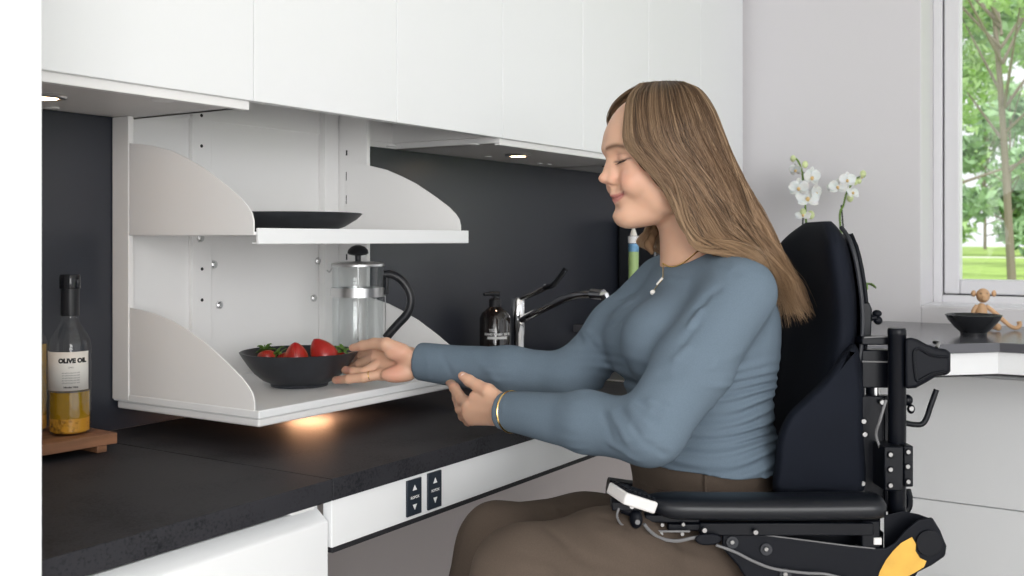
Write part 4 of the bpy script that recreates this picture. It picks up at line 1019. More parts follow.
# =============== the woman.  camera-heading frame, metres: u right, v away, w up from eye level
A_ = np.array
def c3(px, py, f): return A_(C3(px, py, f))
FW_ = A_((-0.956,-0.292,0.)); SD_ = A_((-0.292,0.956,0.)); UP_ = A_((0.,0.,1.))
RT_ = np.stack([FW_, SD_, UP_], 1)
al, be = math.radians(15), math.radians(7)
HX = A_((-math.cos(al)*math.cos(be), -math.sin(al)*math.cos(be), -math.sin(be)))
HY = A_((math.sin(al), -math.cos(al), 0.)); HZ = np.cross(HX, HY); HR = np.stack([HX, HY, HZ], 1)
HO = c3(656, 155.0, 1.78)
def H(x, y, z): return HO + HR @ A_((x, y, z))*0.001
person_o = thing('person', 'seated woman with long wavy hair, blue-grey top and brown trousers', 'person', K(0.2,0,-0.585))

# joints
shN, shF = c3(741,292,1.65), c3(664,286,1.95)
elN, elF = c3(650,431,1.585), c3(570,379,1.88)
wrN, wrF = c3(507,411,1.765), c3(424,362,1.985)
def torso(S, g=0.0):
    S.ell(c3(703,520,1.80), (0.118+g,0.170+g,0.11+g), RT_, k=0.05)
    S.ell(c3(699,455,1.80), (0.118+g,0.150+g,0.12+g), RT_, k=0.05)
    S.ell(c3(700,385,1.80), (0.112+g,0.145+g,0.13+g), RT_, k=0.05)
    S.ell(c3(708,325,1.80), (0.108+g,0.150+g,0.12+g), RT_, k=0.05)
    S.cap(shN+A_((-0.02,0.05,0.0)), shF+A_((0.02,-0.06,0.0)), 0.047+g, 0.047+g, k=0.03)
    S.ell(c3(706,285,1.80), (0.075+g,0.12+g,0.055+g), RT_, k=0.04)
    S.cap(c3(708,272,1.80), c3(731,284,1.70), 0.040+g, 0.042+g, k=0.03)
    S.cap(c3(704,272,1.80), c3(680,279,1.92), 0.040+g, 0.042+g, k=0.03)
    # breasts
    S.ell(c3(663,342,1.715), (0.066+g,0.068+g,0.070+g), RT_, k=0.045)
    S.ell(c3(641,340,1.835), (0.062+g,0.066+g,0.068+g), RT_, k=0.045)
def armN(S, g=0.0, wr=0.0):
    S.chain([shN, shN*0.45+elN*0.55, elN], [0.054+g, 0.056+g, 0.049+g], k=0.02)
    S.chain([elN, elN*0.6+wrN*0.4, wrN], [0.047+g, 0.044+g, 0.0275+g+wr], k=0.02)
def armF(S, g=0.0, wr=0.0):
    S.chain([shF, shF*0.5+elF*0.5, elF], [0.054+g, 0.050+g, 0.043+g], k=0.03)
    S.chain([elF, elF*0.6+wrF*0.4, wrF], [0.043+g, 0.042+g, 0.029+g+wr], k=0.02)
# ---- body
Bd = SDF(); g0 = -0.012
torso(Bd, g0); armN(Bd, g0+0.004, 0.003); armF(Bd, g0+0.004, 0.003)
# legs
hipN, hipF = c3(690,560,1.66), c3(662,545,1.93)
knN, knF = c3(523,577,1.46), c3(500,546,1.73)
anN, anF = A_((-0.16,1.40,-0.955)), A_((-0.15,1.66,-0.955))
def legs(S, g=0.0, k=0.03):
    for hp_, kn, an in ((hipN, knN, anN), (hipF, knF, anF)):
        S.chain([hp_, hp_*0.5+kn*0.5, kn], [0.088+g, 0.080+g, 0.066+g], k=k)
        S.chain([kn, kn*0.6+an*0.4, an], [0.066+g, 0.060+g, 0.045+g], k=k*0.5)
legs(Bd, -0.012)
for an in (anN, anF):
    toe = an+A_((-0.15,-0.03,-0.055)); Bd.chain([an, an+A_((0.01,0,-0.05)), toe], [0.032,0.032,0.022], k=0.02)
# neck
Bd.cap(c3(684,205,1.80), c3(699,262,1.80), 0.053, 0.055, k=0.02)
Bd.cap(c3(699,262,1.80), c3(703,285,1.80), 0.060, 0.085, k=0.03)
# head
Hd = lambda c, r, k=0.01, op='add': Bd.ell(H(*c), A_(r)*0.001 if hasattr(r, '__len__') else r*0.001, HR, k=k, op=op)
def Hc(a, b, ra, rb=None, k=0.006, op='add'): Bd.cap(H(*a), H(*b), ra*0.001, (ra if rb is None else rb)*0.001, k=k, op=op)
Hd((-8,0,23), (96,70,85), 0.02)
Hd((39,0,20), (52,60,54), 0.006)                # forehead and temples
Hd((30,0,-46), (50,52,60), 0.016)               # lower face
Hd((67,0,-95), (22,24,20), 0.016)               # chin
for s in (1, -1):
    Hd((52,33*s,-36), (27,24,27), 0.014)        # cheek
    Hd((8,45*s,-70), (30,15,28), 0.03)          # jaw corner
    Hc((86.5,8*s,19), (67,42*s,22), 5, 6, 0.012)  # brow ridge
Hd((36,0,-100), (34,34,17), 0.025)              # soft under chin
Hd((69,0,-62), (17,27,18), 0.010)               # mouth mound
for s in (1, -1):
    Hd((90,30*s,3), (14,14,11), 0.012, 'sub')   # socket
    Hd((65.5,30*s,-1), (13.5,15.5,12), 0.004)   # lid over eyeball
    Hc((76,20*s,-13),(64,42*s,-12), 3.2, 3, 0.008)
Hc((81,0,4), (96.5,0,-25), 4.0, 6.3, 0.010)       # bridge
Hd((99.5,0,-29.8), (8.8,8.3,7.4), 0.006)          # tip
Hc((97,0,-33), (87,0,-43), 4.2, 3.5, 0.006); Hc((83.5,0,-44), (85,0,-54), 4.0, 4.5, 0.008)
for s in (1, -1):
    Hd((87.0,10.8*s,-34.5), (10,5.8,6.8), 0.007); Hd((84,8.5*s,-21), (9,9,15), 0.010)
    Hd((94.5,6.0*s,-41.0), (5.8,2.8,3.4), 0.002, 'sub')
    Hc((84,21*s,-40),(70,38*s,-60), 1.2, 1.2, 0.010, 'sub')   # smile line
    Hd((66,36*s,-46), (14,13,14), 0.014)         # lifted cheek
# lips
for s in (1, -1):
    Hc((87.8,2.5*s,-59), (80.5,15*s,-60.8), 3.4, 2.5, 0.003); Hc((80.5,15*s,-60.8), (67.5,34*s,-54.5), 2.5, 1.2, 0.003)
    Hc((81.8,0,-70.3), (78,15*s,-67.2), 3.8, 3.0, 0.003); Hc((78,15*s,-67.2), (67.5,33*s,-56), 3.0, 1.2, 0.003)
    Hc((91.0,0,-65.3), (84.5,13*s,-64.3), 1.3, 1.3, 0.0015, 'sub'); Hc((84.5,13*s,-64.3), (68.5,36*s,-54.8), 1.4, 1.9, 0.0015, 'sub')
    Hd((-10,74*s,-14), (17,7,29), 0.008)        # ear
Hd((88,0,-83), (6,16,4), 0.010, 'sub')
# hands -------------------------------------------------
def finger(S, pts, rs, k=0.004): S.chain([c3(*p) for p in pts], rs, k=k)
# far (right) hand, palm to the camera, thumb along the top
Bd.cap(wrF, c3(409,361,1.99), 0.0245, 0.024, k=0.012)
def MC(a, b, ra, rb, k=0.010): Bd.cap(c3(*a), c3(*b), ra, rb, k=k)
MC((408,355,1.995),(378,351,2.03), 0.0150,0.0115)
MC((408,360,1.995),(376,358,2.03), 0.0145,0.0115)
MC((408,367,1.99),(377,366.5,2.02), 0.0150,0.0120)
MC((408,373,1.985),(381,374.5,2.0), 0.0150,0.0118)
Bd.ell(c3(398,353,1.97), (0.026,0.013,0.015), None, k=0.012)      # thenar
Bd.ell(c3(395,375,1.975), (0.028,0.013,0.0145), None, k=0.012)      # hypothenar
finger(Bd, [(402,352,1.975),(386,344.5,1.972),(374,343.5,1.99),(363,345.5,2.005),(352.5,347.8,2.02)], [0.0165,0.0130,0.0105,0.0098,0.0074])
finger(Bd, [(377,351,2.03),(362,355,2.075),(350,357,2.12),(341,358,2.145)], [0.0112,0.0098,0.0088,0.0078])
finger(Bd, [(375,358,2.03),(360,364,2.06),(350.5,367,2.09),(343,369,2.115)], [0.0114,0.0100,0.0090,0.0080])
finger(Bd, [(377,365,2.015),(364,372.5,2.005),(353.5,371.8,2.015),(345.0,369.8,2.035)], [0.0112,0.0098,0.0090,0.0080])
finger(Bd, [(381,374.5,1.995),(364,377.5,1.985),(349,379,1.995),(335.5,380.0,2.025)], [0.0104,0.0093,0.0086,0.0074])
# near (left) hand, back to the camera, thumb and fingertips up on the far sleeve
Bd.cap(wrN, c3(498,409,1.79), 0.0235, 0.0230, k=0.012)
MC((497,401,1.785),(475,397,1.815), 0.0150,0.0110)
MC((496,407,1.785),(468,407,1.825), 0.0160,0.0120)
MC((495,412,1.790),(468.5,414,1.828), 0.0150,0.0112)
MC((494,418,1.795),(471,420,1.835), 0.0130,0.0098)
finger(Bd, [(499,401,1.785),(488,391,1.795),(478,386,1.810),(469,380.5,1.825),(462.5,376,1.835)], [0.0155,0.0126,0.0106,0.0100,0.0080])
finger(Bd, [(470,404,1.822),(462,400,1.855),(454.5,388,1.895),(450.5,382.5,1.94),(449.5,379,1.97)], [0.0120,0.0106,0.0094,0.0082,0.0070])
finger(Bd, [(469,411,1.828),(461,409,1.862),(457,398,1.905),(455,390,1.95)], [0.0115,0.0102,0.0090,0.0078])
finger(Bd, [(470,416,1.832),(463,416,1.868),(460,403,1.905),(460,395,1.94)], [0.0100,0.0088,0.0078,0.0068])
finger(Bd, [(473,420.5,1.838),(468,421.5,1.868),(465,411,1.90),(465,404,1.93)], [0.0088,0.0078,0.0070,0.0060])
Vb, Fb = sdf_mesh(Bd, 0.0021)
print('body verts', len(Vb))
# skin tones
Q = (Vb-HO) @ HR*1000
x, y, z = Q[:,0], Q[:,1], Q[:,2]
SK = A_((0.64,0.388,0.268)); tone = np.tile(SK, (len(Vb), 1))
head = (x > 20) & (z > -118) & (z < 90) & (np.abs(y) < 75) & (x < 120)
def mixc(mask, col): 
    global tone
    tone = tone*(1-mask[:,None])+A_(col)*mask[:,None]
blush = np.exp(-(((np.abs(y)-38)/20)**2+((z+34)/20)**2))*head
mixc(blush*0.30, (0.70,0.27,0.22))
mixc(np.exp(-((y/12)**2+((z+33)/12)**2))*head*(x > 80)*0.25, (0.70,0.30,0.24))
ay = np.abs(y)
zc_l = -65.0+10.0*(ay/35)**2; tu = 6.2*(1-(ay/36)**2)-1.2*np.exp(-(ay/3)**2); tl = 7.8*(1-(ay/36)**2)
dz = z-zc_l
lip = (sstep(tu+0.8, tu-0.6, dz)*(dz >= 0)+sstep(-tl-0.8, -tl+0.6, dz)*(dz < 0))*(ay < 35)*(x > 56)*head
mixc(lip*0.85, (0.47,0.17,0.155))
mixc(np.exp(-(dz/1.0)**2)*(ay < 36)*(x > 56)*head*0.75, (0.22,0.06,0.05))
for s_n in (6.0,):
    mixc(np.exp(-(((ay-s_n)/3.2)**2+((z+41)/3.0)**2+((x-93)/6)**2))*head*0.7, (0.25,0.09,0.07))  # nostril shade painted into the skin tone
# brows
zb = 18.5+3.0*np.sin((ay-10)/42*PI)-2.5*(ay > 36)*(ay-36)/14
brow = np.exp(-((z-zb)/3.8)**2)*sstep(8, 13, ay)*sstep(52, 44, ay)*(x > 45)*head
mixc(brow*0.95, (0.12,0.065,0.04))
# lash line on the lowered lid
zl_ = -3.2-2.2*np.cos((ay-30)/16*PI/2)+0.8*(ay-30)/15
lash = np.exp(-((z-zl_)/1.7)**2)*sstep(14,18,ay)*sstep(49,45,ay)*(x > 50)*head
mixc(lash*0.93, (0.045,0.025,0.02))
mixc(np.exp(-((z-5.5-1.5*np.cos((ay-30)/16))/1.1)**2)*sstep(17,22,ay)*sstep(47,42,ay)*head*(x>50)*0.45, (0.40,0.20,0.15))
mixc(np.exp(-(((ay-30)/14)**2+((z-2)/6)**2))*head*(x>55)*0.25, (0.55,0.30,0.23))
# warmer knuckles, palms and tips
for c, r, s_ in (((352,348,2.02),0.010,.5),((338,380,2.01),0.012,.55),((347,370,2.02),0.012,.55),((394,374,1.97),0.022,.45),((398,353,1.96),0.02,.25),((466,409,1.83),0.012,.3),((468,418,1.84),0.014,.4),((463,376,1.835),0.010,.3),((452,383,1.89),0.012,.3)):
    mixc(np.exp(-(np.linalg.norm(Vb-c3(*c), axis=1)/r)**2)*s_, (0.70,0.27,0.21))
M_skin = attr_mat('skin', 0.46, sub=0.22, spec=0.4, bump=(900,0.05,0.0004))
body = np_mesh('body', Vb, Fb, M_skin, person_o, tone)
# palm lines and knuckle creases
for a, b, w_, s_ in (((404,352,1.96),(381,358,1.98),.0016,.5),((381,358,1.98),(371,353,2.0),.0014,.4),((399,366,1.96),(378,361,1.99),.0014,.4),((388,369,1.965),(373,367,1.99),.0014,.35),((369,343,1.97),(370,350,1.99),.0013,.35),((380,345,1.96),(379,352,1.97),.0013,.3),((362,370,1.985),(363,376,1.985),.0012,.35),((352,376,1.98),(353,382,1.98),.0012,.35)):
    a = c3(*a); b = c3(*b); vv = Vb.copy(); 
    pa, pb = a/a[1], b/b[1]; pv = vv/vv[:,1:2]; ab = pb-pa; t = np.clip((pv-pa) @ ab/ab.dot(ab), 0, 1); dd_ = np.linalg.norm(pv-pa-t[:,None]*ab, axis=1)*vv[:,1]
    near_ = np.linalg.norm(vv-(a+b)/2, axis=1) < 0.05
    mixc(np.exp(-(dd_/w_)**2)*near_*(vv[:,1] < 2.02)*s_, (0.42,0.19,0.14))
# nails
def nail(px, py, f, ax, nrm, L, W):
    c = Vector(cam2w(*c3(px, py, f))); a = Vector(cam2w(*ax)-cam2w(0,0,0)).normalized(); n = Vector(cam2w(*nrm)-cam2w(0,0,0)); n = (n-a*a.dot(n)).normalized(); b = a.cross(n)
    rows = []
    for i in range(7):
        t = i/6*2-1; w = W*math.sqrt(max(0.02, 1-abs(t)**3.5)); rows.append([c+a*L*t+b*w*e-n*(0.0016*e*e)+n*0.0003 for e in (-1,-.6,-.2,.2,.6,1)])
    MB().grid(rows).build('nail', M_nail, body, solid=0.0006)
M_nail = mat('fingernail', (0.86,0.66,0.60), 0.2, coat=0.4, bump=(50,0.01,0.0002))
nail(464.0,377.2,1.8255,(-0.5,0.15,0.62),(-0.1,-1,0.15),0.0068,0.0055)
# lashes
ls = MB()
for s in (1, -1):
    for i in range(34):
        t = i/33; yy = 17+27*t; zz = -3.6-2.2*math.cos((yy-30)/16*PI/2)+0.8*(yy-30)/15
        xx = 66.5+13.5*math.sqrt(max(0.02, 1-((yy-30)/15.6)**2-((zz+1)/12.2)**2))
        p0 = H(xx-0.3, s*yy, zz); p1 = H(xx+4.0, s*(yy+2.0*(t-0.35)), zz-3.2); p2 = H(xx+7.5, s*(yy+5.0*(t-0.3)), zz-3.6)
        ls.tube([cam2w(*p) for p in spline([p0,p1,p2], 5)], [0.00032,0.0003,0.00025,0.0002,0.0001], 4, cap=False)
ls.build('eyelashes', mat('lash', (0.03,0.018,0.013), 0.5, bump=(50,0.01,0.0002)), body)

# ---- blouse
class Shirt(SDF):
    def ev(s, X, prims=None):
        prims = s.p if prims is None else prims
        out = None
        for g in ('torso', 'far', 'near'):
            pr = [q for q in prims if q[9] == g]
            if not any(q[6] == 'add' for q in pr): continue
            d = SDF.ev(s, X, pr)
            if g == 'torso':
                loc = (X-c3(700,420,1.80)) @ RT_; d = d-0.008*sstep(-0.31,-0.36,X[:,2])
                d = np.maximum(d, -0.374-0.006*np.cos((loc[:,0]+0.02)*16)-X[:,2])
            if out is None: out = d
            else:
                k = 0.028; h = np.maximum(k-np.abs(d-out), 0)/k; out = np.minimum(d, out)-h*h*k*0.25*sstep(-0.335, -0.25, X[:,2])
        return np.full(len(X), 1.0) if out is None else out
    def mark(s, g): s.p = [q if len(q) > 9 else q+(g,) for q in s.p]
Sh = Shirt(); gs = 0.003
torso(Sh, gs); Sh.ell(c3(697,250,1.79), (0.064,0.072,0.050), RT_, k=0.004, op='sub'); Sh.mark('torso')
dF = (wrF-elF)/np.linalg.norm(wrF-elF); dN = (wrN-elN)/np.linalg.norm(wrN-elN)
cufF = c3(419,362,1.988); cufN = c3(503,411,1.773)
armF(Sh, gs, 0.004); Sh.ell(cufF+dF*0.5, 0.5, None, k=0.003, op='sub'); Sh.ell(c3(697,250,1.79), (0.064,0.072,0.050), RT_, k=0.004, op='sub'); Sh.mark('far')
armN(Sh, gs, 0.002); Sh.ell(cufN+dN*0.5, 0.5, None, k=0.003, op='sub'); Sh.ell(c3(697,250,1.79), (0.064,0.072,0.050), RT_, k=0.004, op='sub'); Sh.mark('near')
def ridge(X, a, b, wid, amp, ln=None):
    a = A_(a); b = A_(b); ab = b-a; L = ab.dot(ab); t = np.clip((X-a) @ ab/L, 0, 1)
    d = np.linalg.norm(X-a-t[:,None]*ab, axis=1); return amp*np.exp(-(d/wid)**2)*np.sin(PI*np.clip(t, 0.02, 0.98))**0.5
def surf(px, py, f0=1.5, which=(Bd,), off=0.0015):
    """march the sight line of a pixel to the body surface"""
    r = A_(((px-512)/FPX, 1.0, (240-py)/FPX)); t = f0
    for _ in range(160):
        X = (r*t)[None]; d = min(S.ev(X)[0] for S in which)
        if d < 0.0004: break
        t += max(d*0.7, 0.0003)
    return r*(t-off)
folds = []
def fold(px0, py0, px1, py1, amp, wid=0.0055, f0=1.35):
    a = surf(px0, py0, f0, (Sh,)); b = surf(px1, py1, f0, (Sh,)); n_ = 3
    m_ = surf((px0+px1)/2, (py0+py1)/2, f0, (Sh,))
    if max(np.linalg.norm(a-m_), np.linalg.norm(b-m_)) > 0.10: return
    folds.append((a, m_, wid, amp*2.0)); folds.append((m_, b, wid, amp*2.0))
for q in ((618,408,640,436,-.0028),(610,410,628,444,.0022),(628,405,652,428,.0026),(636,402,662,418,-.0028),(646,398,672,410,.0022),(600,408,612,440,-.0016),
          (604,440,640,462,.0014),(640,440,668,456,-.0014),(660,425,690,440,.0012),
          (690,314,706,298,-.0042,.006),(688,328,702,306,.003,.006),(680,345,700,320,-.0026,.006),(700,300,722,286,-.0024,.007),(672,362,690,345,.002,.006),
          (545,350,556,372,-.003),(553,347,566,372,.0028),(561,343,575,368,-.0034),(569,338,582,362,.0028),(577,333,592,356,-.003),(586,328,600,346,.002),
          (440,350,452,376,-.001,.006),(425,345,430,380,.0012,.004),(470,350,500,385,.0010,.008),(500,352,530,392,-.0012,.009),
          (512,402,518,436,-.0016,.0035),(519,402,526,440,.0014,.0035),(527,403,534,442,-.0014,.004),(537,404,545,446,.0012,.005),(505,398,499,428,.0008,.003),
          (620,298,638,288,-.0026),(612,312,634,300,.0024),(606,328,624,316,-.0022),
          (665,278,690,282,.001,.006),(720,262,742,276,-.001,.008),(655,376,690,372,-.0014,.007),(700,372,745,350,.0012,.008)):
    fold(*q)
hemz = lambda X: -0.378
def shirt_post(X, d):
    near = np.abs(d) < 0.03
    if not near.any(): return d
    Xn = X[near]; dn = d[near].copy()
    for a, b, wd, am in folds:
        c = (a+b)/2
        if np.linalg.norm(Xn-c, axis=1).min() > 0.12: continue
        dn -= ridge(Xn, a, b, wd, am)
    # gathered side seam: horizontal ruching below the bust
    u, v, w = Xn.T
    ad = np.minimum(np.minimum(Sh.dist(('cap', shN, elN, 0.057, 0.052), Xn), Sh.dist(('cap', elN, wrN, 0.052, 0.033), Xn)), Sh.dist(('cap', elF, wrF, 0.047, 0.036), Xn))
    mid = sstep(-0.395, -0.36, w)*sstep(-0.16, -0.25, w)*sstep(0.002, 0.014, ad)
    ctr = c3(700,420,1.80); loc = (Xn-ctr) @ RT_
    seam = np.exp(-((loc[:,0]+0.028)/0.045)**2)
    ph = w*2*PI/0.017+3.0*np.sin(loc[:,0]*26)+1.5*np.sin(w*70+loc[:,1]*20)
    dn -= mid*(0.0024*seam+0.0013)*np.sin(ph)
    dn -= mid*0.0030*np.sin(w*2*PI/0.043+loc[:,0]*14+1.0)*(0.35+0.65*np.exp(-((loc[:,0]-0.09)/0.05)**2+0*w))
    dn += np.exp(-((loc[:,0]+0.028)/0.0022)**2)*0.0016*(loc[:,1] < 0)*mid
    # low-frequency softness
    dn -= 0.0010*np.sin(u*38+w*21)*np.sin(v*33-w*27)
    out = d.copy(); out[near] = dn
    return out
Vs, Fs = sdf_mesh(Sh, 0.0026, shirt_post)
M_knit = mat('blue_grey_jersey', (0.128,0.170,0.214), 0.9, spec=0.15, bump=(1400,0.25,0.0006), var=(600,0.06))
bl = np_mesh('top', Vs, Fs, M_knit, person_o, None, 2)
bl['label'] = 'blue-grey long-sleeved top'

# ---- trousers
Tr = SDF(); gt = 0.0
Tr.ell(c3(703,520,1.80), (0.118,0.170,0.12), RT_, k=0.04); Tr.ell(c3(699,455,1.80), (0.116,0.148,0.12), RT_, k=0.03)
legs(Tr, 0.004, 0.035)
tf = []
def tfold(px0, py0, px1, py1, amp, wid=0.008):
    a = surf(px0, py0, 1.2, (Tr,)); b = surf(px1, py1, 1.2, (Tr,)); m_ = surf((px0+px1)/2, (py0+py1)/2, 1.2, (Tr,))
    if max(np.linalg.norm(a-m_), np.linalg.norm(b-m_)) < 0.12: tf.append((a, m_, wid, amp)); tf.append((m_, b, wid, amp))
for q in ((478,540,500,572,-.005),(495,530,530,574,.003),(540,525,600,570,-.0024,.010),(600,530,680,570,.0026,.010),(575,556,640,574,-.003),(455,515,480,502,-.003),(590,497,612,512,-.004),(545,502,560,512,.0024),(466,550,474,574,.004),(640,526,700,552,-.003),(460,530,452,566,-.004),(610,490,650,500,.003),(510,560,560,574,.003),(650,545,720,568,.0024,.012),(600,515,640,530,-.003)):
    tfold(*q)
def tr_post(X, d):
    for a, b, wd, am in tf: d = d-ridge(X, a, b, wd, am)
    d = d-0.0012*np.sin(X[:,0]*55+X[:,2]*40)*np.sin(X[:,1]*42-X[:,0]*18)
    return np.maximum(d, X[:,2]+0.355)
Vt, Ft = sdf_mesh(Tr, 0.0034, tr_post)
M_trs = mat('taupe_brown_twill', (0.092,0.070,0.055), 0.9, spec=0.15, bump=(1500,0.3,0.0006), var=(700,0.12))
tr = np_mesh('trousers', Vt, Ft, M_trs, person_o, None, 1)
# waistband seam and belt loop
def on_torso_ring(w, off, a0, a1, n):
    out = []
    for i in range(n):
        a = a0+(a1-a0)*i/(n-1); d = FW_*math.cos(a)+SD_*math.sin(a); t = 0.05
        lo_, hi_ = 0.0, 0.3; c = c3(701,480,1.80); c = A_((c[0], c[1], w))
        for _ in range(24):
            m_ = (lo_+hi_)/2
            if tr_post((c+d*m_)[None], Tr.ev((c+d*m_)[None]))[0] < 0: lo_ = m_
            else: hi_ = m_
        out.append(c+d*(lo_+off))
    return out
pts = on_torso_ring(-0.412, 0.0, -2.6, 0.3, 60)
MB().tube([cam2w(*p) for p in pts], 0.0012, 6).build('waistband_seam', M_trs, tr)
for ang_ in (-1.15, -2.3):
    r_ = [on_torso_ring(w, 0.0016, ang_, ang_+0.001, 2)[0] for w in (-0.374,-0.385,-0.40,-0.414)]
    MB().tube([cam2w(*p) for p in r_], 0.0045, 8, flat=1.0).build('belt_loop', M_trs, tr)
# shoes
M_shoe = mat('dark_shoe', (0.03,0.028,0.027), 0.5, bump=(200,0.1,0.0005))
for an in (anN, anF):
    S = SDF(); toe = an+A_((-0.16,-0.03,-0.058)); S.chain([an+A_((0.02,0,-0.045)), an+A_((-0.06,-0.01,-0.05)), toe], [0.042,0.042,0.032], k=0.02)
    v_, f_ = sdf_mesh(S, 0.006, lambda X, d: np.maximum(d, -1.058-X[:,2])); np_mesh('shoe', v_, f_, M_shoe, person_o, None, 1)

# ---- jewellery
M_gold = mat('gold', (0.80,0.55,0.20), 0.22, 1.0, bump=(100,0.02,0.0002)); M_pearl = mat('pearl', (0.85,0.82,0.78), 0.2, coat=0.6, bump=(30,0.01,0.0002))
ck = [surf(px, py, which=(Bd,Sh)) for px, py in ((663,263.5),(668,266.3),(675,266.5),(683,263),(691,257),(698,251),(705,247.5),(712,246))]
m = MB(); cp = spline(ck, 60)
for i, p in enumerate(cp): m.ball(cam2w(*p), (0.0014,0.0014,0.0014), 6, 4)
m.tube([cam2w(*p) for p in cp], 0.0010, 6)
nk = m.build('necklace', M_gold, person_o)
ck2 = [surf(px, py, which=(Bd,Sh)) for px, py in ((663,263.5),(663,271),(662.5,279),(657,286),(653.5,291))]
m = MB(); m.tube([cam2w(*p) for p in spline(ck2, 24)], 0.0007, 6); m.build('chain', M_gold, nk)
a = surf(662.5,278, which=(Sh,), off=0.004); b_ = surf(657,284.5, which=(Sh,), off=0.004); MB().tube([cam2w(*a), cam2w(*b_)], 0.0022, 10).build('bar_charm', M_pearl, nk)
MB().ball(cam2w(*surf(652.8,292.5, which=(Sh,), off=0.005)), 0.0048, 16, 10).build('pearl', M_pearl, nk)
def ringp(c, ax, r, ry, n=48):
    ax = ax/np.linalg.norm(ax); a = np.cross(ax, UP_); a /= np.linalg.norm(a); b = np.cross(ax, a); return [cam2w(*(c+a*r*math.cos(2*PI*i/n)+b*ry*math.sin(2*PI*i/n))) for i in range(n+1)]
bc_ = c3(510.5,411.7,1.7625)
MB().tube(ringp(bc_+dN*-0.002, dN+A_((0,0.1,-0.12)), 0.0345, 0.0345), 0.0019, 8, cap=False).build('bracelet', M_gold, person_o)
a = c3(369.5,376,1.9875); MB().tube(ringp(a, A_((-1,0.1,-0.2)), 0.0092, 0.0092, 28), 0.0010, 6, cap=False).build('finger_ring', M_gold, person_o)
# =============== hair
def cc(L): return [c3(*p) for p in L]
gA = cc([(640,86,1.775),(629,100,1.735),(626,122,1.712),(628,144,1.703),(640,158,1.697),(657,174,1.690),(672,196,1.688),(685,224,1.688),(700,243,1.685),(735,250,1.655),(764,266,1.640),(778,296,1.70),(784,340,1.735)])
gM = cc([(662,83.5,1.775),(662,92,1.725),(664,115,1.697),(672,142,1.690),(688,165,1.688),(702,187,1.690),(714,208,1.692),(726,226,1.690),(742,243,1.685),(762,260,1.675),(783,282,1.705),(791,304,1.73),(801,326,1.735)])
gB = cc([(684,84.5,1.78),(700,92,1.765),(713,110,1.755),(722,132,1.750),(730,154,1.75),(740,176,1.75),(752,198,1.75),(763,218,1.75),(774,239,1.75),(785,260,1.745),(797,282,1.745),(803,301,1.75),(816,321,1.755)])
# far side
hA = cc([(640,86,1.785),(624,96,1.81),(613,108,1.835),(610,124,1.855),(620,150,1.868),(634,178,1.868),(646,204,1.865),(650,222,1.86),(646,236,1.85),(641,243,1.842),(647,250,1.838),(656,251,1.835),(662,246,1.83)])
hM = cc([(662,83.5,1.785),(664,92,1.835),(668,112,1.862),(674,140,1.870),(684,168,1.870),(694,192,1.868),(702,214,1.862),(708,232,1.855),(722,248,1.85),(744,262,1.85),(768,280,1.85),(780,300,1.82),(785,325,1.80)])
hB = cc([(684,84.5,1.785),(700,92,1.80),(713,110,1.81),(722,132,1.81),(730,154,1.81),(740,176,1.805),(752,198,1.80),(763,218,1.795),(774,239,1.79),(785,260,1.78),(797,284,1.775),(804,304,1.77),(809,320,1.765)])
NS = 46
def dd(g): return np.array(spline(g, NS))
gA, gM, gB, hA, hM, hB = map(dd, (gA, gM, gB, hA, hM, hB))
def quad(a, m, b, t): return a*(1-t)*(1-2*t)+m*4*t*(1-t)+b*t*(2*t-1)
def sheet(side, t): return quad(gA, gM, gB, t) if side == 0 else quad(hA, hM, hB, t)
def core_axis():
    s = np.linspace(0, 1, NS)
    ctr = np.array(spline(cc([(662,150,1.78),(665,160,1.78),(672,175,1.79),(682,200,1.79),(694,225,1.79),(710,245,1.79),(735,262,1.78),(760,285,1.78),(775,310,1.77),(785,330,1.76)]), NS)); return ctr
AX = core_axis()
# undercoat volume
Hs = SDF()
for side in (0, 1):
    for t in np.linspace(0, 1, 9):
        c = sheet(side, t); 
        n = c-AX; n /= np.linalg.norm(n, axis=1)[:,None]
        if (side == 1 and t < 0.3) or t < 0.1: rr_ = 0.005
        else: rr_ = 0.013
        c = c-n*(rr_+0.0075)
        idx = list(range(1, NS-6, 3))
        for i, j in zip(idx[:-1], idx[1:]):
            f = 1-0.45*max(0, (i/NS-0.75)/0.25); Hs.cap(c[i], c[j], rr_*f, rr_*f, k=0.012)
Vh, Fh = sdf_mesh(Hs, 0.0036, lambda X, d: d-0.0009*np.sin(X[:,0]*420+X[:,1]*200+X[:,2]*150), margin=0.02)
M_hair = attr_mat('wavy_brown_hair', 0.42, spec=0.35)
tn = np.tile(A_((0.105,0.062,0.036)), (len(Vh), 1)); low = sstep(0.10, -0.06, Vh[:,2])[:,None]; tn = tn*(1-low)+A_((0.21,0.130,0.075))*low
M_hairb = attr_mat('hair_mass', 0.9, spec=0.05)
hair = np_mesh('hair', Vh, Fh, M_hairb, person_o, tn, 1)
rng = np.random.default_rng(4)
V = []; F = []; T = []; base = 0
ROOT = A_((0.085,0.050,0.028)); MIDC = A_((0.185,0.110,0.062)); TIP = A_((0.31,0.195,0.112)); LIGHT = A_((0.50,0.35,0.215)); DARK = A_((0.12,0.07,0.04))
s = np.linspace(0, 1, NS)
nclump = 280
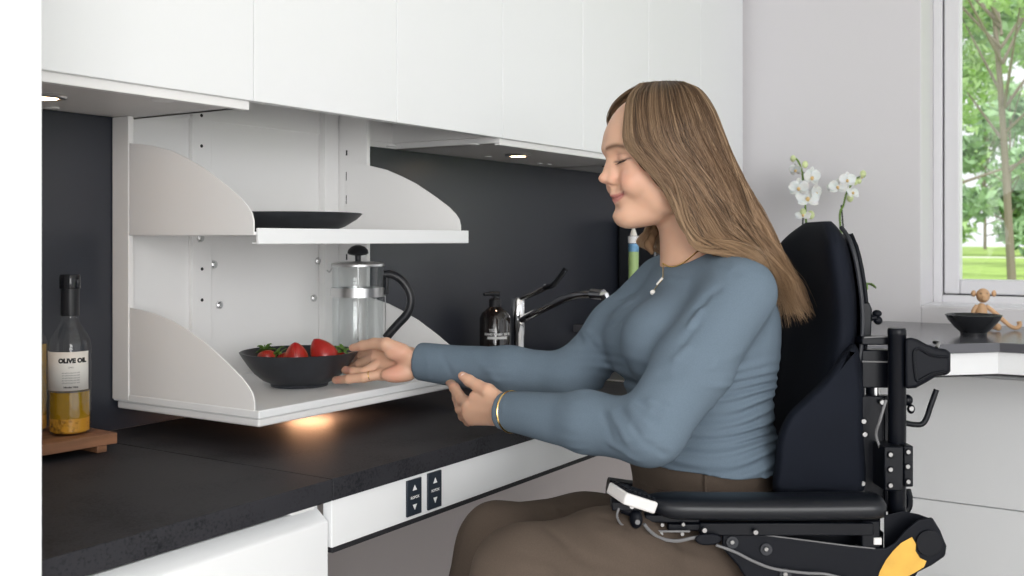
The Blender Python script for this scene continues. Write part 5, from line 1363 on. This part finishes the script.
for ci in range(nclump):
    side = 0 if rng.random() < 0.66 else 1
    tc = rng.random() if ci > 12 else (0.0+0.02*rng.random())
    ph = rng.random()*2*PI; wl = 1.6+1.0*rng.random(); amp = 0.005+0.008*rng.random(); drift = rng.normal()*0.10*(rng.random() < 0.5); ph2 = rng.random()*6; tw = 0.03+0.05*rng.random()
    bright = rng.normal()*0.34
    lenf = 1.0-0.16*rng.random()**1.3
    cl_off = rng.normal()*0.002
    for k in range(24):
        t = float(np.clip(tc+rng.normal()*0.020, 0, 1)); env0 = sstep(0.08, 0.5, s)
        tt = np.clip(t+drift*env0*s+tw*env0*np.sin(s*7+ph2+0*t)*min(1, t*6), 0 if side else -0.01, 1)[:,None]; c = sheet(side, tt); n = c-AX; n /= np.linalg.norm(n, axis=1)[:,None]
        tan = np.gradient(c, axis=0); tan /= np.linalg.norm(tan, axis=1)[:,None]; b = np.cross(tan, n)
        off = 0.0006+abs(rng.normal())*0.0016
        env = sstep(0.12, 0.6, s)
        wav = amp*env*np.sin(s*wl*2*PI+ph)
        c = c+n*(off+(cl_off+0.004*np.sin(s*9+4*t))*env+0.0016*env*np.cos(s*wl*2*PI+ph))[:,None]+b*(wav+rng.normal()*0.0022*sstep(0.0,0.35,s)+ rng.normal()*0.010*sstep(0.75,1,s))[:,None]
        fly = rng.random() < 0.035
        if fly: c = c+n*(0.012*rng.random()*sstep(0.5,1,s))[:,None]+b*(rng.normal()*0.012*sstep(0.6,1,s))[:,None]
        L = lenf*(0.9+0.1*rng.random()); m = max(12, int(NS*L)); c = c[:m]
        tan = tan[:m]; nn = n[:m]; bb_ = b[:m]
        r = (0.00052 if not fly else 0.00028)*(0.8+0.5*rng.random())*np.ones(m); r[-8:] *= np.linspace(1, 0.2, 8); r[:2] *= 0.7
        ring = []
        for q in range(3):
            a = 2*PI*q/3; ring.append(c+nn*(r*math.cos(a))[:,None]+bb_*(r*1.5*math.sin(a))[:,None])
        ring = np.stack(ring, 1).reshape(-1, 3); V.append(ring)
        i0 = np.arange(m-1)[:,None]*3; q = np.arange(3)[None]; q2 = (q+1) % 3
        f = np.stack([i0+q, i0+q2, i0+3+q2, i0+3+q], -1).reshape(-1, 4)+base; F.append(f); base += m*3
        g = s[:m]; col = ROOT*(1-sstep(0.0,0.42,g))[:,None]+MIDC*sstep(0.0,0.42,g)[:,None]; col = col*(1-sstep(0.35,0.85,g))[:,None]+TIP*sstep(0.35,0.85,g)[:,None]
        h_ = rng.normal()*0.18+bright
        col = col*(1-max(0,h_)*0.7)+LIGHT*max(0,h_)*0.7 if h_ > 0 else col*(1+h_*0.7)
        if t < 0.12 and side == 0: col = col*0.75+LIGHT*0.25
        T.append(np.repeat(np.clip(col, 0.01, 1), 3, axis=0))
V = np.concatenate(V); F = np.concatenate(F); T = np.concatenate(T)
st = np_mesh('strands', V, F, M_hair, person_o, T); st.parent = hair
print('hair verts', len(V))
# =============== camera, light
cam = bpy.data.cameras.new('camera'); co = bpy.data.objects.new('camera', cam); COL.objects.link(co)
cam.sensor_width = 36; cam.lens = 36*FPX/1024; cam.shift_y = -48/1024
cam.clip_end = 400; cam.clip_start = 0.05
co.location = (0, 0, EYE); co.rotation_euler = (PI/2, 0, math.atan2(CR, SR)-PI/2)
cam.dof.use_dof = True; cam.dof.focus_distance = 1.8; cam.dof.aperture_fstop = 9
bpy.context.scene.camera = co
w = bpy.data.worlds.new('world'); bpy.context.scene.world = w; w.use_nodes = True
bg = w.node_tree.nodes['Background']; bg.inputs[0].default_value = (0.93, 0.96, 1.0, 1); bg.inputs[1].default_value = 1.0
def area(name, loc, aim, size, e, col=(1,1,1), sy=None):
    l = bpy.data.lights.new(name, 'AREA'); l.size = size; l.energy = e; l.color = col
    if sy: l.shape = 'RECTANGLE'; l.size_y = sy
    o = bpy.data.objects.new(name, l); COL.objects.link(o); o.location = loc
    o.rotation_euler = (Vector(aim)-Vector(loc)).to_track_quat('-Z', 'Y').to_euler(); return o
area('fill_light_behind', (-2.2, -3.2, 1.75), (1.6, 1.3, 0.9), 2.8, 128, (1, 0.99, 0.97), 2.0)  # added soft fill from behind the camera, no window modelled there
area('fill_light_left', (-3.0, -0.8, 1.8), (1.7, 1.3, 1.0), 2.4, 22, (1, 0.985, 0.97), 2.0)  # added fill lamp on the open left side, not a window
area('fill_light_above', (1.6, 0.0, 2.9), (1.7, 0.9, 0.8), 1.6, 14, (1, 0.97, 0.94), 1.6)  # added overhead fill lamp without a fitting
s = bpy.data.lights.new('sun', 'SUN'); s.energy = 2.5; s.angle = 0.3; so = bpy.data.objects.new('sun', s); COL.objects.link(so); so.rotation_euler = (math.radians(25), math.radians(-35), 0)
sc = bpy.context.scene
sc.view_settings.view_transform = 'Standard'; sc.view_settings.look = 'None'; sc.view_settings.exposure = 0.34; sc.view_settings.gamma = 1; sc.view_settings.use_curve_mapping = False
sc.cycles.use_denoising = True
sc.cycles.max_bounces = 10; sc.cycles.transparent_max_bounces = 16; sc.cycles.sample_clamp_indirect = 6
